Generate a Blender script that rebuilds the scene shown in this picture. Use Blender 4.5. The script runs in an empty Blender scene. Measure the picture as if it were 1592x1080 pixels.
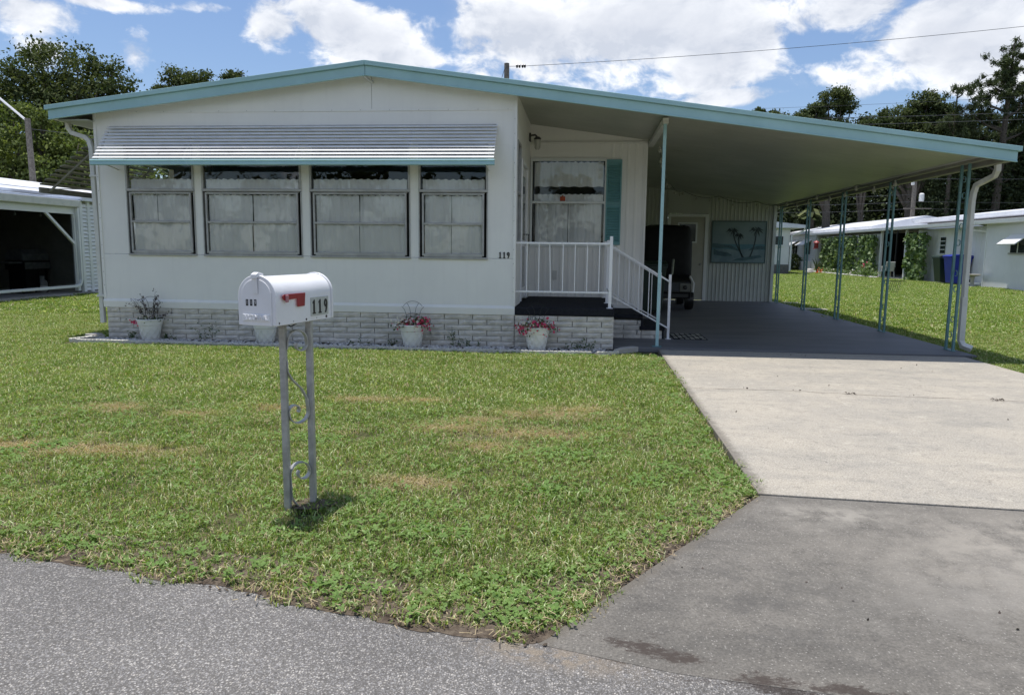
import bpy, bmesh, math, random
import numpy as np
from mathutils import Vector, Matrix
S = bpy.context.scene
COL = S.collection
rnd = random.Random(7)
PI = math.pi

# ------------------------------------------------------------ camera
cam_d = bpy.data.cameras.new('camera'); cam = bpy.data.objects.new('camera', cam_d); COL.objects.link(cam)
YAW, PITCH, ROLL = 0.0984506, 0.1335569, -0.0114135
cy, sy, cp, sp, cr, sr = math.cos(YAW), math.sin(YAW), math.cos(PITCH), math.sin(PITCH), math.cos(ROLL), math.sin(ROLL)
fw = Vector((-sy*cp, cy*cp, -sp)); rt = Vector((cy, sy, 0)); dn = fw.cross(rt)
r2 = rt*cr + dn*sr; d2 = dn*cr - rt*sr
cam.matrix_world = Matrix(((r2.x, -d2.x, -fw.x, 0), (r2.y, -d2.y, -fw.y, 0), (r2.z, -d2.z, -fw.z, 1.4), (0, 0, 0, 1)))
cam_d.sensor_width = 36; cam_d.lens = 1132.07/1592*36; cam_d.clip_end = 3000; cam_d.clip_start = 0.05
S.camera = cam

# ------------------------------------------------------------ node helpers
class NT:
    def __init__(s, tree): s.t = tree; s.n = tree.nodes; s.l = tree.links
    def node(s, typ, **kw):
        n = s.n.new(typ)
        for k, v in kw.items(): setattr(n, k, v)
        return n
    def put(s, sock, v):
        if isinstance(v, bpy.types.NodeSocket): s.l.new(v, sock)
        elif v is not None:
            try: sock.default_value = v
            except Exception: sock.default_value = (*v, 1) if len(v) == 3 else v
    def m(s, op, a, b=None, c=None, clamp=False):
        n = s.node('ShaderNodeMath', operation=op, use_clamp=clamp)
        for i, v in enumerate((a, b, c)):
            if v is not None: s.put(n.inputs[i], v)
        return n.outputs[0]
    def v(s, op, a, b=None, out=0):
        n = s.node('ShaderNodeVectorMath', operation=op)
        s.put(n.inputs[0], a)
        if b is not None: s.put(n.inputs[3] if op == 'SCALE' else n.inputs[1], b)
        return n.outputs[out]
    def noise(s, vec, scale, detail=4, rough=.55, dist=0, out='Fac'):
        n = s.node('ShaderNodeTexNoise'); s.put(n.inputs['Vector'], vec); n.inputs['Scale'].default_value = scale
        n.inputs['Detail'].default_value = detail; n.inputs['Roughness'].default_value = rough; n.inputs['Distortion'].default_value = dist
        return n.outputs[out]
    def vor(s, vec, scale, feature='F1', out='Distance', rand=1):
        n = s.node('ShaderNodeTexVoronoi', feature=feature); s.put(n.inputs['Vector'], vec); n.inputs['Scale'].default_value = scale
        n.inputs['Randomness'].default_value = rand
        return n.outputs[out]
    def ramp(s, f, a, b, lo=0., hi=1., smooth=True):
        n = s.node('ShaderNodeMapRange', interpolation_type='SMOOTHSTEP' if smooth else 'LINEAR')
        s.put(n.inputs[0], f)
        for i, v in zip((1, 2, 3, 4), (a, b, lo, hi)): s.put(n.inputs[i], v)
        return n.outputs[0]
    def mix(s, f, a, b, mode='MIX'):
        n = s.node('ShaderNodeMix', data_type='RGBA', blend_type=mode)
        s.put(n.inputs[0], f); s.put(n.inputs[6], a if isinstance(a, bpy.types.NodeSocket) else (*a[:3], 1)); s.put(n.inputs[7], b if isinstance(b, bpy.types.NodeSocket) else (*b[:3], 1))
        return n.outputs[2]
    def xyz(s, x, y, z):
        n = s.node('ShaderNodeCombineXYZ')
        for i, v in enumerate((x, y, z)): s.put(n.inputs[i], v)
        return n.outputs[0]
    def sep(s, v):
        n = s.node('ShaderNodeSeparateXYZ'); s.put(n.inputs[0], v); return n.outputs

# ------------------------------------------------------------ world, sun, exposure
SUN = Vector((-0.15, 0.06, 1)).normalized()
EL = math.asin(SUN.z); AZ = math.atan2(SUN.x, SUN.y)
W = bpy.data.worlds.new('World'); S.world = W; W.use_nodes = True
t = NT(W.node_tree); t.n.clear()
sky = t.node('ShaderNodeTexSky', sky_type='NISHITA', sun_disc=False, sun_elevation=EL, sun_rotation=AZ % (2*PI))
sky.air_density = 1.2; sky.dust_density = 0.5; sky.ozone_density = 2.0
dirn = t.v('NORMALIZE', t.node('ShaderNodeTexCoord').outputs['Generated'])
dx, dy, dz = t.sep(dirn)[:3]
az = t.m('ARCTAN2', dx, dy); el = t.m('ARCSINE', dz)
# cumulus masses: (azimuth, elevation, radius az, radius el) in radians, all round the horizon
CL = [(-0.668,0.247,0.068,0.027,1.00),(-0.659,0.206,0.046,0.028,0.80),(-0.559,0.219,0.031,0.028,0.90),(-0.592,0.268,0.086,0.010,0.80),(-0.483,0.278,0.074,0.012,0.70),(-0.409,0.263,0.060,0.035,0.90),(-0.299,0.271,0.096,0.048,1.20),(-0.251,0.242,0.071,0.026,1.00),(-0.133,0.248,0.038,0.026,0.60),(-0.058,0.268,0.125,0.061,1.10),(0.067,0.280,0.167,0.072,1.35),(0.157,0.240,0.087,0.056,1.20),(0.210,0.258,0.043,0.039,0.90),(0.183,0.194,0.079,0.018,1.00),(0.318,0.280,0.077,0.031,1.20),(0.402,0.241,0.111,0.054,1.35),(0.362,0.200,0.049,0.022,0.80),(0.466,0.207,0.062,0.042,1.00),
      (.7,.25,.15,.1,1.1),(1.2,.22,.25,.12,1.2),(1.9,.3,.3,.14,1.2),(2.5,.25,.3,.16,1.2),(-1.0,.25,.2,.1,1.1),(-1.5,.3,.25,.14,1.2),(-2.2,.25,.35,.15,1.2),(-2.9,.3,.3,.17,1.2),(3.1,.6,.6,.15,1.1),(0.1,.55,.4,.12,1.1),(-1.2,.7,.5,.2,1.1),(1.5,.7,.5,.2,1.1),(0,1.25,1.5,.2,.9)]  # out-of-view clouds, added with wide cover to brighten the sky fill
mass = None
for a, e, ra, re, w in CL:
    u = t.m('DIVIDE', t.m('SUBTRACT', az, a), ra*1.15); v = t.m('DIVIDE', t.m('SUBTRACT', el, e), re*1.15)
    g = t.m('MULTIPLY', t.m('EXPONENT', t.m('MULTIPLY', t.m('ADD', t.m('MULTIPLY', u, u), t.m('MULTIPLY', v, v)), -1.0)), w)
    mass = g if mass is None else t.m('MAXIMUM', mass, g)
pv = t.xyz(t.m('MULTIPLY', az, 1.0), t.m('MULTIPLY', el, 1.5), t.m('MULTIPLY', dy, .3))
warp = t.v('SCALE', t.v('SUBTRACT', t.noise(pv, 6, 3, out='Color'), (.5, .5, .5)), .09)
pw = t.v('ADD', pv, warp)
def dens(off):
    p = t.v('ADD', pw, off)
    return t.noise(p, 7.5, 9, .60)
n0 = dens((0, 0, 0)); n1 = dens((-.006, .03, 0))
d0 = t.m('ADD', t.m('MULTIPLY', mass, .62), t.m('MULTIPLY', t.m('SUBTRACT', n0, .5), 1.55))
cov = t.ramp(d0, .32, .52)
wisp = t.m('MULTIPLY', t.ramp(t.noise(pw, 4.0, 8, .65), .55, .85), .40)
cov = t.m('MAXIMUM', cov, wisp)
thick = t.ramp(d0, .42, .95)
lit = t.m('ADD', .5, t.m('MULTIPLY', t.m('SUBTRACT', n0, n1), 4.6), clamp=True)
base = t.mix(lit, (3.6, 3.9, 4.5), (6.3, 6.4, 6.6))
grey = t.mix(t.m('MULTIPLY', thick, .72), base, (3.7, 3.95, 4.5))
skyc = t.mix(1, sky.outputs[0], (.51, .56, .67), 'MULTIPLY')
skyc = t.v('ADD', skyc, (.26, .30, .36))
fin = t.mix(cov, skyc, grey)
bg = t.node('ShaderNodeBackground'); bg.inputs[1].default_value = 0.114
t.l.new(fin, bg.inputs[0]); t.l.new(bg.outputs[0], t.node('ShaderNodeOutputWorld').inputs[0])

sd = bpy.data.lights.new('sun', 'SUN'); sd.energy = 3.3; sd.angle = math.radians(.53); sd.color = (1, .965, .91)
so = bpy.data.objects.new('sun', sd); COL.objects.link(so); so.rotation_euler = SUN.to_track_quat('Z', 'Y').to_euler(); so.location = (0, 0, 30)
S.view_settings.view_transform = 'Standard'; S.view_settings.look = 'None'; S.view_settings.gamma = 1; S.view_settings.use_curve_mapping = False
S.view_settings.exposure = 0.66
S.cycles.max_bounces = 8; S.cycles.transparent_max_bounces = 12; S.cycles.diffuse_bounces = 4

# ------------------------------------------------------------ materials
MATS = {}
def pbr(name, col, col2=None, scale=3., rough=.6, bump=0., bscale=40., metal=0., lo=.35, hi=.65, dirt=None, spec=.5, coord='pos', detail=5, trans=0, streak=0):
    m = bpy.data.materials.new(name); m.use_nodes = True; k = NT(m.node_tree); b = m.node_tree.nodes['Principled BSDF']
    P = k.node('ShaderNodeNewGeometry').outputs['Position'] if coord == 'pos' else k.node('ShaderNodeTexCoord').outputs['Object']
    c = k.xyz(0, 0, 0)
    if col2 is None: col2 = tuple(x*.86 for x in col)
    f = k.ramp(k.noise(P, scale, detail, .6), lo, hi)
    c = k.mix(f, col, col2)
    if streak:
        sv = k.noise(k.v('MULTIPLY', P, (9, 9, .5)), 1.6, 5, .65); c = k.mix(k.m('MULTIPLY', k.ramp(sv, .48, .80), streak), c, tuple(x*.62 for x in col))
    if dirt:
        f2 = k.ramp(k.noise(P, dirt[1], 6, .65), dirt[2], dirt[3])
        c = k.mix(f2, c, dirt[0])
    k.l.new(c, b.inputs['Base Color'])
    b.inputs['Roughness'].default_value = rough; b.inputs['Metallic'].default_value = metal
    b.inputs['Specular IOR Level'].default_value = spec
    if bump:
        bn = k.node('ShaderNodeBump'); bn.inputs['Strength'].default_value = 1; bn.inputs['Distance'].default_value = bump
        k.l.new(k.noise(P, bscale, 4, .6), bn.inputs['Height']); k.l.new(bn.outputs[0], b.inputs['Normal'])
    MATS[name] = m
    return m
def leafmat(name, c1, c2, c3=None, rough=.5, tr=.35, nscale=1.2, patch=None, dark=.45, c3at=.86):
    m = bpy.data.materials.new(name); m.use_nodes = True; k = NT(m.node_tree); m.node_tree.nodes.remove(m.node_tree.nodes['Principled BSDF'])
    g = k.node('ShaderNodeNewGeometry'); P = g.outputs['Position']
    c = k.mix(k.ramp(k.noise(P, nscale, 3), .3, .7), c1, c2)
    rr = g.outputs['Random Per Island']
    c = k.mix(k.m('MULTIPLY', rr, dark), c, tuple(x*.42 for x in c1))
    if c3: c = k.mix(k.ramp(rr, c3at, c3at+.09), c, c3)
    if patch:
        for (px, py, ra, rb, col, amt) in patch:
            s_ = k.sep(P); u = k.m('DIVIDE', k.m('SUBTRACT', s_[0], px), ra); v = k.m('DIVIDE', k.m('SUBTRACT', s_[1], py), rb)
            q = k.m('EXPONENT', k.m('MULTIPLY', k.m('ADD', k.m('MULTIPLY', u, u), k.m('MULTIPLY', v, v)), -1.))
            q = k.m('MULTIPLY', q, k.ramp(k.noise(P, 16, 5, .7), .38, .58))
            c = k.mix(k.m('MULTIPLY', q, amt, clamp=True), c, col)
    d = k.node('ShaderNodeBsdfDiffuse'); k.l.new(c, d.inputs[0])
    tl = k.node('ShaderNodeBsdfTranslucent'); k.l.new(k.mix(1, c, (1.3, 1.35, .6), 'MULTIPLY'), tl.inputs[0])
    mx = k.node('ShaderNodeMixShader'); mx.inputs[0].default_value = tr; k.l.new(d.outputs[0], mx.inputs[1]); k.l.new(tl.outputs[0], mx.inputs[2])
    gl = k.node('ShaderNodeBsdfGlossy'); gl.inputs['Roughness'].default_value = .75
    m2 = k.node('ShaderNodeMixShader'); m2.inputs[0].default_value = .02; k.l.new(mx.outputs[0], m2.inputs[1]); k.l.new(gl.outputs[0], m2.inputs[2])
    k.l.new(m2.outputs[0], m.node_tree.nodes['Material Output'].inputs[0])
    MATS[name] = m; return m
def glassmat(name, tint=(.99, .995, .99), boost=1.0):
    m = bpy.data.materials.new(name); m.use_nodes = True; k = NT(m.node_tree); m.node_tree.nodes.remove(m.node_tree.nodes['Principled BSDF'])
    tr = k.node('ShaderNodeBsdfTransparent'); tr.inputs[0].default_value = (*tint, 1)
    gl = k.node('ShaderNodeBsdfGlossy'); gl.inputs['Roughness'].default_value = .01
    fr = k.node('ShaderNodeFresnel'); fr.inputs[0].default_value = 1.5
    P = k.node('ShaderNodeNewGeometry').outputs['Position']
    bn = k.node('ShaderNodeBump'); bn.inputs['Distance'].default_value = .004; k.l.new(k.noise(P, 2.2, 2), bn.inputs['Height']); k.l.new(bn.outputs[0], gl.inputs['Normal'])
    mx = k.node('ShaderNodeMixShader'); k.l.new(k.m('MULTIPLY', fr.outputs[0], boost*.95, clamp=True), mx.inputs[0]); k.l.new(tr.outputs[0], mx.inputs[1]); k.l.new(gl.outputs[0], mx.inputs[2])
    k.l.new(mx.outputs[0], m.node_tree.nodes['Material Output'].inputs[0]); MATS[name] = m; return m

pbr('wall_white', (.825, .815, .78), (.785, .775, .745), 1.2, .55, .004, 2.5, streak=.11, dirt=((.5, .53, .49), 1.6, .66, .9))
pbr('white_trim', (.76, .78, .77), (.70, .72, .70), 2, .5, dirt=((.5, .5, .45), 5, .66, .85))
pbr('bright_white', (.82, .82, .82), (.77, .77, .78), 4, .35)
pbr('awning_white', (.78, .78, .77), (.70, .70, .69), 6, .45, dirt=((.35, .34, .32), 9, .62, .8))
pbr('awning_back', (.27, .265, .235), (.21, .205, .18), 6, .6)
pbr('teal', (.37, .58, .60), (.33, .53, .55), 2, .5, dirt=((.30, .42, .42), 4, .62, .85))
pbr('teal_shutter', (.15, .34, .36), (.13, .31, .33), 3, .5)
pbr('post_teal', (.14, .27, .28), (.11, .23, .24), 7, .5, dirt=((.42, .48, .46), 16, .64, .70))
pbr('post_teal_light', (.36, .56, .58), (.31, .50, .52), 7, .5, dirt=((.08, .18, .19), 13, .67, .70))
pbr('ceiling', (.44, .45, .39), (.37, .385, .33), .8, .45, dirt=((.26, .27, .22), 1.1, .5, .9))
pbr('corrugated', (.50, .52, .48), (.44, .46, .43), 1, .55, dirt=((.3, .31, .28), 2, .6, .9))
pbr('aluminium', (.42, .42, .41), (.34, .34, .33), 7, .42, metal=.2)
pbr('gutter_white', (.66, .66, .62), (.58, .58, .54), 5, .45)
pbr('beam', (.30, .29, .25), (.24, .235, .20), 4, .55)
pbr('black_carpet', (.016, .017, .021), (.024, .025, .030), 30, .95, .002, 300, spec=.15)
pbr('black_cloth', (.006, .006, .007), (.011, .011, .012), 4, .7, .004, 5, spec=.3)
pbr('black_paint', (.012, .012, .013), None, 4, .35)
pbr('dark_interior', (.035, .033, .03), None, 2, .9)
pbr('brick', (.66, .625, .56), (.50, .475, .425), 5, .88, .012, 26, dirt=((.20, .195, .17), 3.2, .56, .82), spec=.2)
pbr('mortar', (.16, .155, .14), (.11, .11, .10), 9, .95)
pbr('pot', (.80, .80, .77), (.72, .72, .68), 5, .7, .002, 50, dirt=((.30, .31, .26), 7, .6, .85), coord='obj')
pbr('wire_black', (.02, .025, .022), None, 4, .5)
pbr('soil', (.06, .045, .03), (.035, .026, .02), 14, .95, .02, 40)
pbr('mail_white', (.80, .80, .81), (.74, .74, .75), 4, .28, .0006, 30, coord='obj', dirt=((.55, .55, .52), 14, .68, .85))
pbr('flag_red', (.30, .012, .02), (.24, .01, .018), 9, .4)
pbr('flag_pivot', (.42, .18, .2), None, 9, .5)
pbr('plate_grey', (.48, .50, .46), (.42, .44, .41), 30, .35)
pbr('digit_black', (.01, .01, .01), None, 9, .5)
pbr('sticker_white', (.55, .55, .55), None, 9, .5)
pbr('steel', (.46, .455, .44), (.34, .335, .32), 18, .5, metal=.3, dirt=((.12, .09, .07), 22, .66, .8))
pbr('pebble', (.62, .61, .58), (.24, .23, .22), 25, .85)
pbr('edging', (.66, .64, .57), (.48, .46, .41), 12, .9, .004, 60)
pbr('neighbour_white', (.70, .71, .70), (.64, .65, .64), 1, .6, streak=.14, dirt=((.45, .48, .46), 1.2, .6, .9))
pbr('roof_white', (.74, .75, .78), (.62, .63, .66), .9, .5, dirt=((.35, .35, .35), 2.2, .62, .8))
pbr('roof_blue', (.50, .56, .68), (.44, .50, .62), 2, .4)
pbr('screen_dark', (.010, .012, .012), (.02, .022, .022), 3, .6)
pbr('far_glass', (.02, .025, .027), (.035, .045, .045), 3, .08)
pbr('bin_green', (.012, .03, .022), None, 3, .45)
pbr('bin_blue', (.012, .03, .33), (.01, .024, .26), 3, .4)
pbr('plastic_white', (.62, .62, .60), None, 3, .5)
pbr('bark', (.11, .095, .075), (.06, .05, .04), 12, .95, .02, 30)
pbr('pole_wood', (.20, .18, .155), (.12, .105, .09), 14, .95)
pbr('wire_grey', (.10, .10, .10), None, 3, .5)
pbr('sand_tile', (.44, .42, .38), (.36, .34, .31), 6, .9)
pbr('red_paint', (.28, .02, .015), None, 3, .5)
pbr('orange_paint', (.75, .12, .03), None, 3, .6)
pbr('grill_metal', (.32, .33, .33), (.22, .23, .23), 8, .35, metal=.6)
pbr('lamp_glass', (.5, .5, .46), None, 3, .1)
pbr('door_cream', (.44, .425, .35), (.40, .385, .32), 3, .5)
pbr('paint_sky', (.21, .28, .29), (.17, .235, .25), 2.5, .7); pbr('paint_sea', (.10, .22, .27), None, 5, .7)
pbr('paint_dune', (.05, .10, .12), (.08, .15, .17), 6, .7); pbr('paint_sand', (.20, .28, .30), (.13, .2, .23), 5, .7); pbr('paint_palm', (.035, .055, .06), None, 5, .7)
pbr('paint_frame', (.09, .14, .14), None, 5, .7)
pbr('straw', (.42, .34, .20), (.28, .21, .12), 20, .9)
pbr('tarp_tan', (.2, .2, .18), None, 5, .8)
glassmat('glass'); glassmat('insect_screen', (.62, .63, .63), .0)
def curtainmat():
    m = bpy.data.materials.new('curtain'); m.use_nodes = True; k = NT(m.node_tree); b = m.node_tree.nodes['Principled BSDF']
    P = k.node('ShaderNodeNewGeometry').outputs['Position']
    c = k.mix(k.ramp(k.noise(P, 2.2, 4), .3, .7), (.93, .93, .91), (.86, .86, .84)); k.l.new(c, b.inputs['Base Color']); b.inputs['Roughness'].default_value = .9
    MATS['curtain'] = m
curtainmat()

# asphalt, concrete, painted floor, ground: procedural with fine aggregate
def groundmat(name, fn, rough=.9):
    m = bpy.data.materials.new(name); m.use_nodes = True; k = NT(m.node_tree); b = m.node_tree.nodes['Principled BSDF']
    P = k.node('ShaderNodeNewGeometry').outputs['Position']
    c, h, d = fn(k, P)
    k.l.new(c, b.inputs['Base Color']); b.inputs['Roughness'].default_value = rough; b.inputs['Specular IOR Level'].default_value = .25
    bn = k.node('ShaderNodeBump'); bn.inputs['Strength'].default_value = 1; bn.inputs['Distance'].default_value = d
    k.l.new(h, bn.inputs['Height']); k.l.new(bn.outputs[0], b.inputs['Normal']); MATS[name] = m
def blob(k, P, x, y, ra, rb, ang=0):
    s_ = k.sep(P); u0 = k.m('SUBTRACT', s_[0], x); v0 = k.m('SUBTRACT', s_[1], y); ca, sa = math.cos(ang), math.sin(ang)
    u = k.m('DIVIDE', k.m('ADD', k.m('MULTIPLY', u0, ca), k.m('MULTIPLY', v0, sa)), ra); v = k.m('DIVIDE', k.m('SUBTRACT', k.m('MULTIPLY', v0, ca), k.m('MULTIPLY', u0, sa)), rb)
    return k.m('EXPONENT', k.m('MULTIPLY', k.m('ADD', k.m('MULTIPLY', u, u), k.m('MULTIPLY', v, v)), -1.))
def asphalt(k, P):
    wp = k.v('ADD', P, k.v('SCALE', k.noise(P, 60, 2, out='Color'), .012))
    cell = k.vor(wp, 118, out='Color'); dist = k.vor(wp, 118); cs = k.sep(cell)[0]
    stone = k.ramp(cs, .35, 1.05)
    inside = k.ramp(dist, .62, .30)
    c = k.mix(k.m('MULTIPLY', stone, inside), (.138, .130, .121), (.47, .44, .40))
    cell2 = k.sep(k.vor(P, 230, out='Color'))[1]
    c = k.mix(k.m('MULTIPLY', k.ramp(cell2, .6, 1.), .5), c, (.42, .41, .41))
    dark = k.ramp(k.noise(P, 75, 3), .55, .75)
    c = k.mix(k.m('MULTIPLY', dark, .45), c, (.07, .068, .066))
    big = k.m('MULTIPLY', k.ramp(k.noise(P, .9, 6), .3, .75, .84, 1.10), k.ramp(k.noise(k.v('MULTIPLY', P, (.25, 1.4, 1)), 1.0, 5), .35, .7, 1.06, .88))
    c = k.mix(1, c, k.xyz(big, big, big), 'MULTIPLY')
    st = k.ramp(k.m('ADD', k.m('MAXIMUM', k.m('MAXIMUM', blob(k, P, .18, 2.44, .26, .06, -.28), blob(k, P, .8, 2.29, .55, .05, -.13)), blob(k, P, 1.3, 2.2, .6, .09)), k.m('MULTIPLY', k.m('SUBTRACT', k.noise(k.v('MULTIPLY', P, (.6, 1.2, 1)), 9, 12, .85), .5), 5.0)), .55, .95)
    c = k.mix(k.m('MULTIPLY', st, .85, clamp=True), c, (.045, .035, .03))
    c = k.mix(k.m('MULTIPLY', blob(k, P, -.1, 2.42, .28, .07, -.2), k.ramp(k.noise(P, 14, 7, .75), .4, .55)), c, (.24, .20, .155))
    h = k.m('ADD', k.m('MULTIPLY', inside, 1.0), k.noise(P, 200, 2))
    return c, h, .0025
def concrete(base, alt, dk, apron):
    def f(k, P):
        c = k.mix(k.ramp(k.noise(P, 1.1, 8, .68), .35, .65), base, alt)
        streak = k.noise(k.v('MULTIPLY', P, (.5, 1.5, 1)), 1.5, 9, .70)
        c = k.mix(k.m('MULTIPLY', k.ramp(streak, .48, .68), .8), c, dk)
        mot = k.noise(P, 11, 6, .7); c = k.mix(k.m('MULTIPLY', k.ramp(mot, .50, .66), .35), c, tuple(x*.7 for x in dk))
        mot2 = k.noise(P, 5, 7, .75); c = k.mix(k.m('MULTIPLY', k.ramp(mot2, .54, .70), .45), c, tuple(min(.55, x*1.45) for x in base))
        grain = k.noise(P, 85, 4, .8); g_ = k.ramp(grain, .36, .64, .72, 1.28, False); c = k.mix(1, c, k.xyz(g_, g_, g_), 'MULTIPLY')
        sc_ = k.vor(P, 120, out='Color'); sp_ = k.sep(sc_)[0]
        c = k.mix(k.m('MULTIPLY', k.m('MULTIPLY', k.ramp(sp_, .80, .95), k.ramp(k.vor(P, 120), .55, .2)), .6 if not apron else .38), c, (.55, .52, .47))
        c = k.mix(k.m('MULTIPLY', k.m('MULTIPLY', k.ramp(k.sep(sc_)[1], .84, .95), k.ramp(k.vor(P, 120), .55, .2)), .6), c, (.08, .075, .07))
        hair = k.ramp(k.m('ABSOLUTE', k.m('SUBTRACT', k.noise(P, .8, 7, .6), .5)), .0015, .0005)
        c = k.mix(k.m('MULTIPLY', hair, .5), c, (.09, .085, .08))
        s_ = k.sep(P)
        if apron:
            c = k.mix(k.m('MULTIPLY', blob(k, P, 2.4, 3.6, 1.0, .5, .2), k.ramp(k.noise(P, 3, 7, .7), .35, .6)), c, (.30, .275, .235))
            c = k.mix(k.m('MULTIPLY', blob(k, P, 2.0, 3.0, .8, .5, .3), k.ramp(k.noise(P, 2.5, 8, .72), .38, .62, 0, .7)), c, (.24, .225, .20))
            c = k.mix(k.m('MULTIPLY', blob(k, P, .75, 2.9, .5, .35, .6), k.ramp(k.noise(P, 3.5, 8, .72), .42, .62, 0, .6)), c, (.075, .072, .068))
            c = k.mix(k.m('MULTIPLY', blob(k, P, 1.35, 3.95, .35, .16, .0), k.ramp(k.noise(P, 5, 7, .7), .35, .6)), c, (.28, .26, .225))
            st = k.m('MAXIMUM', k.m('MAXIMUM', blob(k, P, .24, 2.50, .24, .06, -.28), blob(k, P, .85, 2.33, .55, .05, -.13)), blob(k, P, 1.5, 2.22, .45, .10, -.1))
            st = k.ramp(k.m('ADD', st, k.m('MULTIPLY', k.m('SUBTRACT', k.noise(k.v('MULTIPLY', P, (.6, 1.2, 1)), 9, 12, .85), .5), 5.0)), .55, .95); c = k.mix(k.m('MULTIPLY', st, .85), c, (.050, .038, .032))
            pit = k.ramp(k.vor(P, 5.5), .05, .03); c = k.mix(k.m('MULTIPLY', pit, .6), c, (.07, .065, .06))
            ed = k.m('ABSOLUTE', k.m('SUBTRACT', k.m('SUBTRACT', s_[0], -.14), k.m('MULTIPLY', k.m('SUBTRACT', s_[1], 2.49), .682)))
        else:
            ed = k.m('ABSOLUTE', k.m('SUBTRACT', s_[0], 1.05))
        edg = k.m('MULTIPLY', k.ramp(k.m('ADD', ed, k.m('MULTIPLY', k.m('SUBTRACT', k.noise(P, 14, 6, .7), .5), .16)), .09, .01), .7)
        c = k.mix(edg, c, (.13, .115, .095))
        return c, k.m('ADD', grain, k.m('MULTIPLY', sp_, .3)), .002
    return f
groundmat('asphalt', asphalt, .88)
groundmat('concrete', concrete((.385, .348, .288), (.325, .30, .257), (.27, .254, .222), False))
groundmat('concrete_apron', concrete((.165, .152, .133), (.127, .118, .104), (.094, .088, .079), True))
def floorpaint(k, P):
    c = k.mix(k.ramp(k.noise(k.v('MULTIPLY', P, (.6, 1.5, 1)), 1.4, 6), .35, .7), (.158, .158, .162), (.124, .124, .130))
    c = k.mix(k.ramp(k.noise(P, 3.1, 6, .7), .66, .78), c, (.26, .25, .235))
    return c, k.noise(P, 60, 3), .0008
groundmat('floor_paint', floorpaint, .55)
PATCH = [(-4,4.64,0.5,0.14,(.55,.43,.27),1.5),(-3.35,4.66,0.45,0.11,(.55,.43,.27),1.5),(-4.1,5.95,0.28,0.14,(.55,.43,.27),1.15),(-3.3,5.8,0.22,0.09,(.55,.43,.27),1.15),(-2.65,6.13,0.3,0.1,(.55,.43,.27),1.15),(-2.05,6.57,0.33,0.11,(.55,.43,.27),1.15),(-1.5,6.6,0.22,0.1,(.55,.43,.27),1.15),(-1.05,5.64,0.28,0.14,(.55,.43,.27),1.15),(-0.36,6.2,0.42,0.15,(.55,.43,.27),1.15),(0,6.42,0.28,0.12,(.55,.43,.27),1.15),(-0.37,5.53,0.38,0.14,(.55,.43,.27),1.15),(-0.66,5.1,0.28,0.1,(.55,.43,.27),1.15),(-1.03,4.25,0.25,0.09,(.55,.43,.27),1.15),(-0.85,5.9,0.2,0.1,(.55,.43,.27),1.15)]
def lawnsoil(k, P):
    c = k.mix(k.ramp(k.noise(P, 3, 5), .3, .7), (.055, .068, .022), (.09, .085, .04))
    c = k.mix(k.ramp(k.noise(P, 40, 3), .5, .7), c, (.15, .12, .07))
    for (px, py, ra, rb, col, amt) in PATCH:
        c = k.mix(k.m('MULTIPLY', blob(k, P, px, py, ra, rb), amt*.8, clamp=True), c, tuple(x*.42 for x in col))
    return c, k.noise(P, 30, 4), .02
groundmat('lawn_soil', lawnsoil, .95)
def dirt(k, P):
    c = k.mix(k.ramp(k.noise(P, 25, 5, .7), .35, .65), (.075, .055, .04), (.17, .135, .10))
    return c, k.noise(P, 50, 5, .7), .02
groundmat('dirt', dirt, .95)
G1, G2, G3 = (.185, .290, .055), (.300, .390, .105), (.66, .70, .42)
leafmat('grass_blade', G1, G2, G3, .45, .40, 1.4, PATCH, dark=.75, c3at=.80)  # random dark and pale blades put shadow gaps and highlights into the colour
leafmat('dry_blade', (.56, .45, .28), (.40, .33, .18), None, .6, .3, 3)
leafmat('clover_leaf', (.17, .29, .07), (.22, .33, .09), (.25, .36, .12), .4, .35, 2)
leafmat('oak_leaf', (.048, .074, .022), (.085, .108, .034), (.15, .17, .07), .4, .25, .5)
leafmat('vine_leaf', (.085, .125, .028), (.13, .165, .042), (.22, .26, .09), .4, .3, .5)
leafmat('pine_leaf', (.058, .085, .035), (.090, .115, .05), None, .5, .2, .5)
leafmat('forest_leaf', (.030, .045, .016), (.048, .066, .024), (.07, .095, .035), .6, .2, .18)
leafmat('trellis_leaf', (.12, .19, .07), (.17, .25, .10), (.42, .5, .30), .4, .3, 2)
leafmat('pot_leaf', (.07, .12, .05), (.11, .16, .07), (.16, .2, .09), .4, .2, 6)
leafmat('dead_leaf', (.07, .055, .05), (.11, .085, .075), None, .6, .2, 6)
leafmat('petal_pink', (.80, .12, .27), (.62, .05, .14), (.88, .70, .76), .5, .3, 9)
leafmat('petal_white', (.80, .78, .74), (.82, .7, .72), None, .5, .3, 9)

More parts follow.
